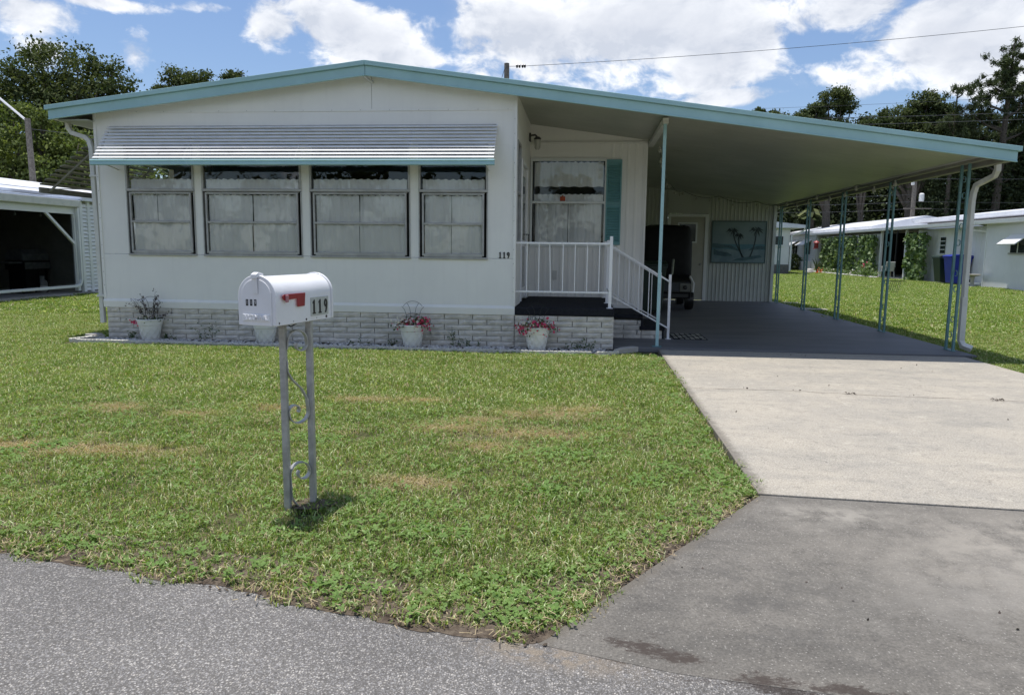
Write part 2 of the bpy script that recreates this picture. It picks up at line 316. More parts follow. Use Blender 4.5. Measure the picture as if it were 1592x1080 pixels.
# ------------------------------------------------------------ mesh builder
class B:
    def __init__(s): s.v = []; s.f = []
    def add(s, v, f):
        o = len(s.v); s.v += [tuple(p) for p in v]; s.f += [tuple(i+o for i in q) for q in f]; return s
    def box(s, x0, x1, y0, y1, z0, z1):
        return s.add([(x0,y0,z0),(x1,y0,z0),(x1,y1,z0),(x0,y1,z0),(x0,y0,z1),(x1,y0,z1),(x1,y1,z1),(x0,y1,z1)],
                     [(0,3,2,1),(4,5,6,7),(0,1,5,4),(1,2,6,5),(2,3,7,6),(3,0,4,7)])
    def cbox(s, cx, cy, cz, sx, sy, sz): return s.box(cx-sx/2, cx+sx/2, cy-sy/2, cy+sy/2, cz-sz/2, cz+sz/2)
    def quad(s, a, b, c, d): return s.add([a, b, c, d], [(0,1,2,3)])
    def prism(s, poly, axis, a, b):
        """poly: 2-D outline; axis 'x','y','z' = extrusion axis"""
        n = len(poly)
        def P(p, t):
            return {'x': (t, p[0], p[1]), 'y': (p[0], t, p[1]), 'z': (p[0], p[1], t)}[axis]
        v = [P(p, a) for p in poly] + [P(p, b) for p in poly]
        return s.add(v, [tuple(range(n))[::-1], tuple(range(n, 2*n))] + [(i, (i+1) % n, n+(i+1) % n, n+i) for i in range(n)])
    def tube(s, pts, r, n=6, cap=True):
        pts = [Vector(p) for p in pts]; rs = r if isinstance(r, (list, tuple)) else [r]*len(pts)
        v = []; f = []; up = None
        for i, p in enumerate(pts):
            d = (pts[min(i+1, len(pts)-1)] - pts[max(i-1, 0)]).normalized()
            if up is None:
                up = d.orthogonal().normalized()
                if n == 4: up = (Vector((1,0,0)) if abs(d.x) < .5 else Vector((0,1,0)))
            up = (up - d*up.dot(d)).normalized(); w = d.cross(up)
            for j in range(n):
                a = 2*PI*(j + (.5 if n == 4 else 0))/n; v.append(p + (up*math.cos(a) + w*math.sin(a))*rs[i])
        for i in range(len(pts)-1):
            for j in range(n): f.append((i*n+j, i*n+(j+1) % n, (i+1)*n+(j+1) % n, (i+1)*n+j))
        if cap: f += [tuple(range(n))[::-1], tuple((len(pts)-1)*n+j for j in range(n))]
        return s.add(v, f)
    def strip(s, pts, w, th):
        """flat bar (width w across Y-ish normal given as vector, thickness th) bent along pts"""
        pts = [Vector(p) for p in pts]; w = Vector(w); v = []; f = []
        for i, p in enumerate(pts):
            d = (pts[min(i+1, len(pts)-1)] - pts[max(i-1, 0)]).normalized(); n = d.cross(w).normalized()*th/2
            v += [p-w/2-n, p+w/2-n, p+w/2+n, p-w/2+n]
        for i in range(len(pts)-1):
            for j in range(4): f.append((i*4+j, i*4+(j+1) % 4, (i+1)*4+(j+1) % 4, (i+1)*4+j))
        f += [(0,1,2,3)[::-1], tuple((len(pts)-1)*4+j for j in range(4))]
        return s.add(v, f)
    def lathe(s, prof, cx=0, cy=0, n=20, z0=0):
        v = []; f = []
        for r, z in prof:
            for j in range(n): a = 2*PI*j/n; v.append((cx+r*math.cos(a), cy+r*math.sin(a), z0+z))
        for i in range(len(prof)-1):
            for j in range(n): f.append((i*n+j, i*n+(j+1) % n, (i+1)*n+(j+1) % n, (i+1)*n+j))
        f += [tuple(range(n))[::-1], tuple((len(prof)-1)*n+j for j in range(n))]
        return s.add(v, f)
    def xf(s, M): s.v = [tuple(M @ Vector(p)) for p in s.v]; return s
    def mesh(s, name):
        me = bpy.data.meshes.new(name); me.from_pydata(s.v, [], s.f); me.validate(); me.update()
        bm = bmesh.new(); bm.from_mesh(me); bmesh.ops.recalc_face_normals(bm, faces=bm.faces); bm.to_mesh(me); bm.free()
        return me
def base(o): return getattr(o, 'location', Vector((0,0,0)))
def obj(name, b, mat, parent=None, smooth=False, bev=0, kind=None, label=None, mats=None, loc=None):
    me = b if isinstance(b, bpy.types.Mesh) else b.mesh(name)
    if mat is not None and not len(me.materials): me.materials.append(MATS[mat])
    o = bpy.data.objects.new(name, me); COL.objects.link(o)
    if loc is not None: o.location = loc
    if parent is not None:
        o.parent = parent; p = parent; T = Vector((0,0,0))
        while p is not None: T += p.location + (p.matrix_parent_inverse.translation if p.parent else Vector((0,0,0))); p = p.parent
        o.matrix_parent_inverse = Matrix.Translation(-T)
    if smooth:
        me.polygons.foreach_set('use_smooth', [True]*len(me.polygons))
        if smooth != 'full':
            try: me.set_sharp_from_angle(angle=math.radians(40))
            except Exception: pass
    if bev: md = o.modifiers.new('bevel', 'BEVEL'); md.width = bev; md.segments = 2; md.limit_method = 'ANGLE'
    if kind: o['kind'] = kind
    if label: o['label'] = label
    return o
def tag(o, label, cat, group=None):
    o['label'] = label; o['category'] = cat
    if group: o['group'] = group
    return o
def thing(name, label, cat, loc=(0,0,0), group=None):
    o = bpy.data.objects.new(name, None); COL.objects.link(o); o.location = loc; o.empty_display_size = .2
    return tag(o, label, cat, group)
def dup(root, dloc, label=None, scale=None):
    def cp_(o, par):
        c = o.copy(); COL.objects.link(c)
        if par is not None: c.parent = par
        for ch in list(o.children): cp_(ch, c)
        return c
    c = cp_(root, None); c.location = root.location + Vector(dloc)
    if label: c['label'] = label
    return c
def leaves(name, P, N, size, mat, parent=None, aspect=.55, seed=1, kind=None, fold=.25, nrm=None):
    """N leaf-shaped folded quads at points P (Nx3)."""
    g = np.random.default_rng(seed); n = len(P); sz = size*(.6+.8*g.random(n)) if np.isscalar(size) else size
    a = g.normal(size=(n, 3)); a /= np.linalg.norm(a, axis=1)[:, None]
    q = g.normal(size=(n, 3))
    if nrm is not None: q = q*.6 + nrm
    b = np.cross(a, q); b /= np.linalg.norm(b, axis=1)[:, None]+1e-9; c = np.cross(a, b)
    L = sz[:, None]; v = np.empty((n, 4, 3))
    v[:, 0] = P - a*L*.5; v[:, 1] = P + b*L*aspect*.5 + c*L*fold*.3; v[:, 2] = P + a*L*.5; v[:, 3] = P - b*L*aspect*.5 + c*L*fold*.3
    return fastmesh(name, v.reshape(-1, 3), n, mat, parent, kind)
def fastmesh(name, v, nq, mat, parent=None, kind=None):
    me = bpy.data.meshes.new(name); me.vertices.add(len(v)); me.vertices.foreach_set('co', np.asarray(v, dtype=np.float32).ravel())
    me.loops.add(nq*4); me.loops.foreach_set('vertex_index', np.arange(nq*4, dtype=np.int32))
    me.polygons.add(nq); me.polygons.foreach_set('loop_start', np.arange(0, nq*4, 4, dtype=np.int32)); me.polygons.foreach_set('loop_total', np.full(nq, 4, dtype=np.int32))
    me.update(calc_edges=True); me.materials.append(MATS[mat])
    return obj(name, me, None, parent, kind=kind)
def textmesh(s, size, ext=.002, bold=.0, sx=1.):
    c = bpy.data.curves.new('text', 'FONT'); c.body = s; c.size = size; c.extrude = ext; c.offset = bold; c.align_x = 'CENTER'; c.align_y = 'CENTER'; c.resolution_u = 4
    o = bpy.data.objects.new('text', c); COL.objects.link(o); bpy.context.view_layer.update()
    me = bpy.data.meshes.new_from_object(o.evaluated_get(bpy.context.evaluated_depsgraph_get())); me.materials.clear()
    bpy.data.objects.remove(o); bpy.data.curves.remove(c)
    for v in me.vertices: v.co.x *= sx
    return me
def digitmesh(ch, h, w, st, th):
    """bold condensed house numeral in the XY plane, centred"""
    b = B()
    if ch == '1':
        b.prism([(-st*.5,-h/2+st*.45),(st*.5,-h/2+st*.45),(st*.5,h/2),(-st*.1,h/2),(-w*.42,h/2-st*.75),(-w*.42,h/2-st*1.25),(-st*.5,h/2-st*.85)], 'z', 0, th)
        b.prism([(-w*.45,-h/2),(w*.45,-h/2),(w*.45,-h/2+st*.45),(-w*.45,-h/2+st*.45)], 'z', 0, th)
    else:
        n = 24; cy_ = h*.20; ro = (w*.5, h*.30); ri = (w*.5-st*.85, h*.30-st*.8); v = []; f = []
        for i in range(n):
            a = 2*PI*i/n
            for z in (0, th): v += [(ro[0]*math.cos(a), cy_+ro[1]*math.sin(a), z), (ri[0]*math.cos(a), cy_+ri[1]*math.sin(a), z)]
        for i in range(n):
            p = 4*i; q = 4*((i+1) % n); f += [(p, q, q+1, p+1), (p+2, p+3, q+3, q+2), (p, p+2, q+2, q), (p+1, q+1, q+3, p+3)]
        b.add(v, f)
        b.prism([(w*.5-st*.85, cy_), (w*.5, cy_), (w*.40, -h*.18), (w*.12, -h/2), (-w*.34, -h/2), (-w*.10, -h*.32), (w*.5-st*1.1, -h*.06)], 'z', 0, th+.0002)
    return b.mesh('digit')
def place_mesh(me, M):
    me.transform(M); return me

# ============================================================ GROUND
def sheet(name, poly, z, mat, th=0, kind='structure', bev=0):
    b = B()
    if th: b.prism(poly, 'z', z-th, z)
    else: b.add([(x, y, z) for x, y in poly], [tuple(range(len(poly)))])
    return obj(name, b, mat, kind=kind, bev=bev)
ROAD = [(-60,14.2),(-30,8.4),(-14,5.15),(-6,3.6),(-2.64,2.93),(-1.95,2.836),(-1.29,2.677),(-.617,2.527),(-.244,2.449),(.233,2.388),(.442,2.335),(.94,2.275),(4,1.75),(10,.8),(60,-6)]
b = B(); n = 90
b.add([(-600,-600,-.05),(600,-600,-.05),(600,900,-.05),(-600,900,-.05)], [(0,1,2,3)])
obj('ground', b, 'lawn_soil', kind='structure')
sheet('street', [(x, y+.09) for x, y in ROAD] + [(60,-16),(0,-6),(-60,4)], -.026, 'asphalt')
DX0, DX1 = 1.05, 5.25
ap = [(-.14,2.49,-.0245),(.34,2.36,-.0245),(.94,2.285,-.0245),(4,1.76,-.0245),(7.0,1.3,-.0245),(5.3,3.978,-.005),(1.05,4.228,-.005)]
b = B(); b.add(ap+[(x, y, z-.05) for x, y, z in ap], [(0,1,2),(0,2,6),(2,3,5,6),(3,4,5)]+[(i, (i+1) % 7, 7+(i+1) % 7, 7+i) for i in range(7)]); obj('driveway_apron', b, 'concrete_apron', kind='structure')
sheet('driveway', [(1.045,4.25),(5.3,4.0),(5.25,10.53),(1.07,10.53)], 0.0, 'concrete', .05, bev=.006)
sheet('carport_floor', [(.43,10.55),(5.42,10.55),(5.42,21.25),(.43,21.25)], .022, 'floor_paint', .07, bev=.008)
g = np.random.default_rng(15); LP = []
for (xa, xb, ya, yb, z, n_) in ((1.2,5.1,4.4,10.4,.004,26),(.4,3.2,2.5,4.0,-.018,22),(-2.5,1.5,1.5,2.3,-.02,9)):
    for _ in range(n_): LP.append((xa+(xb-xa)*g.random(), ya+(yb-ya)*g.random(), z+.004))
LP = np.array(LP); leaves('fallen_leaves', LP, len(LP), .022, 'dead_leaf', kind='stuff', seed=15, nrm=np.tile([0,0,3.], (len(LP),1)), fold=.1)
gc_ = np.random.default_rng(99); b = B()
for i in range(420):
    if i % 2: x = -4.5+4.4*gc_.random(); y = float(np.interp(x, [p[0] for p in ROAD], [p[1] for p in ROAD]))+.02+.035*abs(gc_.normal())
    else: s_ = gc_.random(); x = -.14+1.19*s_-.02-.025*abs(gc_.normal()); y = 2.5+1.73*s_+.02*gc_.normal()
    r_ = .003+.005*gc_.random(); M_0 = Matrix.Translation((x, y, -.02)) @ Matrix.Rotation(gc_.random()*6, 4, 'Z') @ Matrix.Diagonal((r_*1.3, r_, r_*.8, 1))
    b.add([M_0 @ Vector(p) for p in ((1,0,0),(-1,0,0),(0,1,0),(0,-1,0),(0,0,1))], [(0,2,4),(2,1,4),(1,3,4),(3,0,4)])
obj('soil_crumbs', b, 'dirt', kind='stuff')
# control joint crack with weeds in it
def crack(pts, w, name='driveway_crack'):
    b = B(); g = random.Random(3); v = []; f = []
    P = []
    for (x0, y0), (x1, y1) in zip(pts[:-1], pts[1:]):
        k = max(2, int(math.hypot(x1-x0, y1-y0)/.06))
        P += [(x0+(x1-x0)*i/k, y0+(y1-y0)*i/k) for i in range(k)]
    P.append(pts[-1])
    for x, y in P:
        ww = w*(.3+1.0*g.random()); o = (g.random()-.5)*.014; v += [(x, y+o-ww, .0035), (x, y+o+ww, .0035)]
    f = [(2*i, 2*i+2, 2*i+3, 2*i+1) for i in range(len(P)-1)]
    return obj(name, b.add(v, f), 'dirt', kind='structure')
crack([(1.1,7.56),(2.0,7.58),(2.9,7.45),(3.6,7.42),(5.24,7.25)], .004)
gd = random.Random(31); fr_ = []; bk_ = []
xx_ = [-30, -20, -14, -10] + [-7+.06*i for i in range(115)]
for x in xx_:
    y = float(np.interp(x, [p[0] for p in ROAD], [p[1] for p in ROAD])); fr_.append((x, y+.03+.022*math.sin(x*3.1)*math.sin(x*7.7)+.030*(gd.random()-.5))); bk_.append((x, y+.34))
ed_ = [(-.14+1.19*i/24, 2.50+1.735*i/24) for i in range(25)]
fr_ += [(x+.012*math.sin(i*1.3)+.012*(gd.random()-.5)+.010, y) for i, (x, y) in enumerate(ed_)]; bk_ += [(x-.20, y+.20) for x, y in ed_]
b = B(); nn_ = len(fr_); b.add([(x, y, -.0238) for x, y in fr_]+[(x, y, -.016) for x, y in bk_], [(i, i+1, nn_+i+1, nn_+i) for i in range(nn_-1)])
obj('lawn_edge_dirt', b, 'dirt', kind='structure')

# ============================================================ GRASS
def patch_mesh(name, R, n, h, w, mats, seed, clover=0, lean=.9, dry=.0):
    g = np.random.default_rng(seed); V = []; F = []; MI = []
    for i in range(n):
        r = R*math.sqrt(g.random()); a = g.random()*2*PI; x, y = r*math.cos(a), r*math.sin(a)
        hh = h*(.45+.8*g.random()); ww = w*(.6+.8*g.random()); d = g.random()*2*PI; ln = lean*(.3+g.random())*hh
        dxn, dyn = math.cos(d), math.sin(d); px, py = -dyn*ww/2, dxn*ww/2; o = len(V)
        V += [(x-px, y-py, 0), (x+px, y+py, 0), (x+px*.9+dxn*ln*.35, y+py*.9+dyn*ln*.35, hh*.65), (x-px*.9+dxn*ln*.35, y-py*.9+dyn*ln*.35, hh*.65),
              (x+dxn*ln, y+dyn*ln, hh*(.95-.3*g.random()))]
        F += [(o, o+1, o+2, o+3), (o+3, o+2, o+4)]; k = 1 if g.random() < dry else 0; MI += [k, k]
    for i in range(clover):
        r = R*math.sqrt(g.random()); a = g.random()*2*PI; x, y = r*math.cos(a), r*math.sin(a); z = h*(.6+.5*g.random()); s = .006+.008*g.random()
        tx, ty = g.normal(size=2)*.35; d0 = g.random()*6.28
        for q in range(3):
            d = d0+q*2.1; cx, cy_ = x+math.cos(d)*s*.8, y+math.sin(d)*s*.8; o = len(V)
            for (u, v_) in ((-.9,0),(-.1,.62),(.7,.35),(.7,-.35),(-.1,-.62)):
                lx = cx+(u*math.cos(d)-v_*math.sin(d))*s; ly = cy_+(u*math.sin(d)+v_*math.cos(d))*s
                V.append((lx, ly, z+(lx-x)*tx+(ly-y)*ty))
            F.append((o, o+1, o+2, o+3, o+4)); MI.append(2)
    me = bpy.data.meshes.new(name); me.from_pydata(V, [], F)
    for m in mats: me.materials.append(MATS[m])
    me.polygons.foreach_set('material_index', MI); me.update()
    return bpy.data.objects.new(name, me)
def gn_scatter(name, pts, variants, smin, smax):
    """one stuff object whose geometry nodes instance grass tufts on its points"""
    me = bpy.data.meshes.new(name); me.from_pydata([tuple(p) for p in pts], [], []); o = bpy.data.objects.new(name, me); COL.objects.link(o)
    ng = bpy.data.node_groups.new(name, 'GeometryNodeTree'); ng.interface.new_socket('Geometry', in_out='INPUT', socket_type='NodeSocketGeometry'); ng.interface.new_socket('Geometry', in_out='OUTPUT', socket_type='NodeSocketGeometry')
    N = ng.nodes; L = ng.links; gi = N.new('NodeGroupInput'); go = N.new('NodeGroupOutput')
    mp = N.new('GeometryNodeMeshToPoints'); L.new(gi.outputs[0], mp.inputs[0])
    jn = N.new('GeometryNodeJoinGeometry')
    for v in variants:
        oi = N.new('GeometryNodeObjectInfo'); oi.inputs['Object'].default_value = v; oi.inputs['As Instance'].default_value = True; L.new(oi.outputs['Geometry'], jn.inputs[0])
    ip = N.new('GeometryNodeInstanceOnPoints'); L.new(mp.outputs[0], ip.inputs['Points']); L.new(jn.outputs[0], ip.inputs['Instance'])
    ip.inputs['Pick Instance'].default_value = True
    ri = N.new('FunctionNodeRandomValue'); ri.data_type = 'INT'; ri.inputs[4].default_value = 0; ri.inputs[5].default_value = len(variants)-1; L.new(ri.outputs[2], ip.inputs['Instance Index'])
    rr = N.new('FunctionNodeRandomValue'); rr.data_type = 'FLOAT_VECTOR'; rr.inputs[0].default_value = (-.08,-.08,0); rr.inputs[1].default_value = (.08,.08,6.283); rr.inputs['Seed'].default_value = 4
    L.new(rr.outputs[0], ip.inputs['Rotation'])
    rs = N.new('FunctionNodeRandomValue'); rs.data_type = 'FLOAT'; rs.inputs[2].default_value = smin; rs.inputs[3].default_value = smax; rs.inputs['Seed'].default_value = 9
    L.new(rs.outputs[1], ip.inputs['Scale']); L.new(ip.outputs[0], go.inputs[0])
    md = o.modifiers.new('scatter', 'NODES'); md.node_group = ng; o['kind'] = 'stuff'
    return o
rx = np.array([p[0] for p in ROAD]); ry = np.array([p[1] for p in ROAD])
def lawn_ok(x, y, m=0.):
    if y < np.interp(x, rx, ry)+.055+m: return False
    if -7.45-m < x < .3+m and y > 9.90-m and y < 21.5: return False          # bed and house
    if .25 < x < 1.0+m and y > 9.90+(x-.25)*.85-m and y < 21.5: return False
    if 0.3 < x < 5.5+m and y > 10.5-m and y < 21.5: return False             # carport
    if x > 1.03-m and x < 5.28+m and 4.2-m < y < 10.7: return False             # driveway
    if y <= 4.3 and x > -.2-m and x < 6:
        if x > -.2-m+(y-2.45)*.70: return False                           # apron
    if x < -14.1 and y > 12: return False
    if x > 17.4 and y > 26: return False
    return True
def in_view(x, y, pad=1.0):
    # generous: wider than the lens, so that a step aside still finds grass
    return y > 1.8 and x > -0.88*y-pad-.3 and x < .66*y+pad+.3
def scatter(x0, x1, y0, y1, dens_, seed, m=0., keep=lambda x, y: 1.):
    g = np.random.default_rng(seed); c_ = 1/math.sqrt(dens_); GX, GY = np.meshgrid(np.arange(x0, x1, c_), np.arange(y0, y1, c_)); n = GX.size
    X = GX.ravel()+c_*1.1*g.random(n); Y = GY.ravel()+c_*1.1*g.random(n); K = g.random(n)
    return [(X[i], Y[i], -.03) for i in range(n) if in_view(X[i], Y[i]) and lawn_ok(X[i], Y[i], m) and K[i] < keep(X[i], Y[i])]
gq = random.Random(8); MINI = [(-6.5+7.2*gq.random(), 3.3+4.6*gq.random(), .06+.16*gq.random(), .04+.09*gq.random()) for _ in range(46)]
def bigdry(x, y): return max([a*math.exp(-((x-px)/ra)**2-((y-py)/rb)**2) for (px, py, ra, rb, c, a) in PATCH])
def drykeep(x, y):
    wob = math.sin(x*9+y*4)*math.sin(y*11-x*5)*.25; q = 0
    for (px, py, ra, rb) in MINI: q = max(q, .55*math.exp(-((x-px)/ra)**2-((y-py)/rb)**2))
    for (px, py, ra, rb, c, a) in PATCH: q = max(q, a*math.exp(-((x-px)/ra)**2-((y-py)/rb)**2))
    return q*(1+wob) if q > .08 else 0
gm = ['grass_blade', 'dry_blade', 'clover_leaf']
near = [patch_mesh('grass_tuft', .17, 300, .034, .0046, gm, 10+i, clover=(2, 8, 18)[i], dry=.16) for i in range(3)]
mid = [patch_mesh('grass_tuft', .22, 300, .038, .0068, gm, 20+i, dry=.12) for i in range(3)]
far = [patch_mesh('grass_tuft', .55, 300, .055, .02, gm, 30+i, dry=.08) for i in range(2)]
dry = [patch_mesh('dry_tuft', .11, 95, .030, .0046, ['dry_blade', 'grass_blade', 'clover_leaf'], 40+i, dry=.25, lean=1.3) for i in range(2)]
small = [patch_mesh('grass_tuft', .055, 34, .034, .0052, gm, 60+i, clover=(0, 2, 5)[i], dry=.3) for i in range(3)]
def near_edge(x, y):
    a = y-np.interp(x, rx, ry); b_ = 1.03-x if y > 4.2 else 9; c_ = (-.14+(y-2.49)*.682-x)*.826 if y <= 4.4 else 9; d_ = 9.9-y if x < .3 else 9
    q = min(a-.045, b_, c_-.035, d_ if d_ > 0 else 9)
    if q < 0: return 0
    hole = .5+.5*(math.sin(x*5.3+1)*math.sin(x*2.1+y*3)+.35 > 0) if a < .12 else 1
    return hole if q < .26 else 0
gn_scatter('lawn_edge_grass', scatter(-7, 1.05, 2.4, 9.95, 210, 91, -.07, keep=near_edge), small, .7, 1.15)
gn_scatter('lawn_grass_near', scatter(-8, 1.2, 2.4, 6.2, 34, 1, .085, keep=lambda x, y: 1-.5*min(1, bigdry(x, y))), near, .75, 1.15)
gn_scatter('lawn_grass_middle', scatter(-16, 1.2, 6.2, 14, 30, 2, .10, keep=lambda x, y: 1-.45*min(1, bigdry(x, y))) + scatter(5.3, 12, 4.3, 16, 30, 3), mid, .75, 1.2)
gn_scatter('lawn_grass_far', scatter(-15, -7.5, 14, 30, 9, 4, .1) + scatter(5.5, 22, 14, 64, 9, 5, .1), far, .7, 1.1)
gn_scatter('dry_grass', scatter(-8, 1.0, 2.4, 8, 150, 6, .1, keep=drykeep) + scatter(-8, 1.0, 2.3, 5, 5, 61, keep=lambda x, y: 1. if (y < np.interp(x, rx, ry)+.20 or (x > -.3 and x > -.45+(y-2.45)*.70)) else 0), dry, .7, 1.1)
clv = [patch_mesh('clover_tuft', .14, 10, .030, .005, gm, 50+i, clover=70) for i in range(2)]
gcl = np.random.default_rng(77)
cc = [(-8+9*gcl.random(), 2.5+2.6*gcl.random()**1.3) for _ in range(36)]
def clkeep(x, y): return max([math.exp(-((x-a)**2+(y-b)**2)/.05) for a, b in cc]+[0]) * (1 if y < 5.2 else 0)
gn_scatter('clover_weeds', scatter(-7, 1.0, 2.45, 5.4, 16, 8, .13, keep=clkeep), clv, .7, 1.1)
# straw litter along the road edge
g = np.random.default_rng(5); P_ = []
for i in range(420):
    if g.random() < .6: x = -4.5+4.3*g.random(); y = np.interp(x, rx, ry)+g.normal()*.045+.05
    else: s_ = g.random(); x = -.12+1.12*s_+g.normal()*.035; y = 2.62+1.6*s_+g.normal()*.035
    P_.append((x, y, -.005+.014*g.random()))
v = []
for p in P_:
    a = g.random()*PI; l = .015+.035*g.random(); w = .0008+.0014*g.random(); c_, s_ = math.cos(a), math.sin(a); dz_ = (g.random()-.3)*.02
    v += [(p[0]-c_*l/2+s_*w, p[1]-s_*l/2-c_*w, p[2]), (p[0]+c_*l/2+s_*w, p[1]+s_*l/2-c_*w, p[2]+dz_), (p[0]+c_*l/2-s_*w, p[1]+s_*l/2+c_*w, p[2]+dz_), (p[0]-c_*l/2-s_*w, p[1]-s_*l/2+c_*w, p[2])]
fastmesh('straw_litter', v, len(P_), 'straw', kind='stuff')

# ============================================================ HOUSE
house = thing('mobile_home', 'white mobile home with teal trimmed low gable roof and slatted awning above four front windows', 'mobile home', (-4.1, 10.4, 0))
def H(name, b, mat, **k): return obj(name, b, mat, house, **k)
YF = 10.4
XL, XR = -7.25, -1.0
AX, AZp = -3.09, 3.955
def roof_z(x): return AZp-.119*(AX-x) if x < AX else AZp-.1363*(x-AX)
WIN = [(-6.81,-5.75),(-5.63,-4.12),(-3.995,-2.515),(-2.39,-1.395)]
ZS, ZT = 1.268, 2.86
b = B(); b.box(XL, XR, YF, YF+.09, .60, ZS); H('lower_wall_panel', b, 'wall_white', bev=.003)
xs = [XL] + [x for w in WIN for x in w] + [XR]
for i in range(0, 10, 2): H('wall_pier', B().box(xs[i], xs[i+1], YF+.004, YF+.09, ZS+.004, ZT), 'wall_white')
seam = 3.33
H('upper_wall_panel', B().box(XL, XR, YF+.004, YF+.09, ZT, seam-.004), 'wall_white', bev=.002)
zt = lambda x: roof_z(x)-.12
H('gable_panel', B().prism([(XL, seam), (AX+.03, seam), (AX+.03, zt(AX)), (XL, zt(XL))], 'y', YF, YF+.09), 'wall_white', bev=.002)
H('gable_panel', B().prism([(AX+.035, seam), (XR, seam), (XR, zt(XR)), (AX+.035, zt(AX))], 'y', YF, YF+.09), 'wall_white', bev=.002)
H('wall_base_trim', B().prism([(YF-.012, .465), (YF-.022, .56), (YF-.002, .60), (YF+.02, .60), (YF+.02, .465)], 'x', XL-.02, XR+.005), 'wall_white', bev=.003)
H('seam_strip', B().box(XL, XR, YF-.006, YF+.001, seam-.014, seam+.012), 'wall_white')
for x in (XL-.012, XR-.028): H('corner_trim', B().box(x, x+.04, YF-.014, YF+.03, .60, zt(x+.02)-.005), 'wall_white', bev=.003)
b = B()
for i in range(13):
    for x in (XL+.012, XR-.02):
        b.lathe([(.006,0),(.005,.004),(.002,.006)], 0, 0, 6); k_ = len(b.v)-18
        b.v[k_:] = [(x+p[0], YF-.014-p[2], .8+i*.2+p[1]) for p in b.v[k_:]]
for i in range(15):
    b.lathe([(.006,0),(.005,.004),(.002,.006)], 0, 0, 6); k_ = len(b.v)-18
    b.v[k_:] = [(-7+i*.42+p[0], YF-.006-p[2], seam+p[1]) for p in b.v[k_:]]
H('screw_heads', b, 'aluminium', kind='stuff')
# left side wall with its own window (seen through the corner glass), right side wall, rear
H('side_wall', B().box(XL, XL+.09, YF+.09, YF+.5, .46, 3.3), 'wall_white')
H('side_wall', B().box(XL, XL+.09, YF+1.9, 21.3, .46, 3.3), 'wall_white')
H('side_wall', B().box(XL, XL+.09, YF+.5, YF+1.9, .46, 1.5), 'wall_white')
H('side_wall', B().box(XL, XL+.09, YF+.5, YF+1.9, 2.7, 3.3), 'wall_white')
H('side_wall', B().box(XR-.08, XR, YF+.09, YF+.2, .58, zt(XR)), 'wall_white')
H('side_wall', B().box(XR-.08, XR, YF+.75, 11.28, .58, zt(XR)), 'wall_white')
H('side_wall', B().box(XR-.08, XR, YF+.2, YF+.75, .58, 1.5), 'wall_white'); H('side_wall', B().box(XR-.08, XR, YF+.2, YF+.75, 2.95, zt(XR)), 'wall_white')
H('side_wall', B().box(XR-.08, XR, 12.4, 13.05, .58, zt(XR)), 'wall_white'); H('side_wall', B().box(XR-.08, XR, 11.28, 12.4, 2.78, zt(XR)), 'wall_white')
H('rear_wall', B().box(XL, 1.0, 21.2, 21.3, .0, 3.1), 'wall_white')
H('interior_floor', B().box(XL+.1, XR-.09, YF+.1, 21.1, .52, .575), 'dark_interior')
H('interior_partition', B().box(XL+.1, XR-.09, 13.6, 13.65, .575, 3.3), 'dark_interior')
f = H('side_window', B().box(XR-.05, XR-.02, YF+.2, YF+.75, 1.5, 2.95), 'far_glass')
bb = B(); bb.box(XR-.02, XR+.012, YF+.2, YF+.24, 1.5, 2.95).box(XR-.02, XR+.012, YF+.71, YF+.75, 1.5, 2.95).box(XR-.02, XR+.012, YF+.24, YF+.71, 1.5, 1.54).box(XR-.02, XR+.012, YF+.24, YF+.71, 2.2, 2.24).box(XR-.02, XR+.012, YF+.24, YF+.71, 2.91, 2.95); obj('frame', bb, 'aluminium', f)
# storm door on the porch side
dr = H('front_door', B().box(XR-.05, XR-.01, 11.38, 12.3, .62, 2.7), 'bright_white')
obj('door_glass', B().box(XR-.012, XR-.004, 11.5, 12.18, 1.55, 2.55), 'far_glass', dr); obj('door_glass', B().box(XR-.012, XR-.004, 11.5, 12.18, .8, 1.45), 'far_glass', dr)
obj('handle', B().tube([(XR, 12.24, 1.5), (XR+.05, 12.24, 1.5), (XR+.05, 12.24, 1.65), (XR, 12.24, 1.65)], .01), 'black_paint', dr)
H('door_frame', B().box(XR-.03, XR+.02, 11.29, 11.37, .6, 2.77).box(XR-.03, XR+.02, 12.31, 12.39, .6, 2.77).box(XR-.03, XR+.02, 11.37, 12.31, 2.71, 2.77), 'bright_white', bev=.004)

def curtain(parent, x0, x1, y, z0, z1, amp=.012, seed=0, ruffle=False, gapless=True):
    g = random.Random(seed); nx = int((x1-x0)/.012); nz = 8; v = []; f = []; ph = [g.random()*6 for _ in range(4)]
    for j in range(nz+1):
        t_ = j/nz
        for i in range(nx+1):
            x = x0+(x1-x0)*i/nx
            w = math.sin(x*48+ph[0]+t_*.8)*.6+math.sin(x*91+ph[1]+t_)*.35+math.sin(x*23+ph[2]-t_*.6)*1.0+.5*math.sin(x*11+t_*2.2+ph[3])
            dyy = amp*w*(.5+.5*t_ if not ruffle else 1)
            zz = z0+(z1-z0)*t_
            if j == nz: zz += .012*math.sin(x*60+ph[3])*g.random()
            if j == 0: zz += .006*math.sin(x*30+ph[3])
            v.append((x, y+dyy, zz))
    for j in range(nz):
        for i in range(nx): a = j*(nx+1)+i; f.append((a, a+1, a+nx+2, a+nx+1))
    return obj('curtain', B().add(v, f), 'curtain', parent, smooth='full')
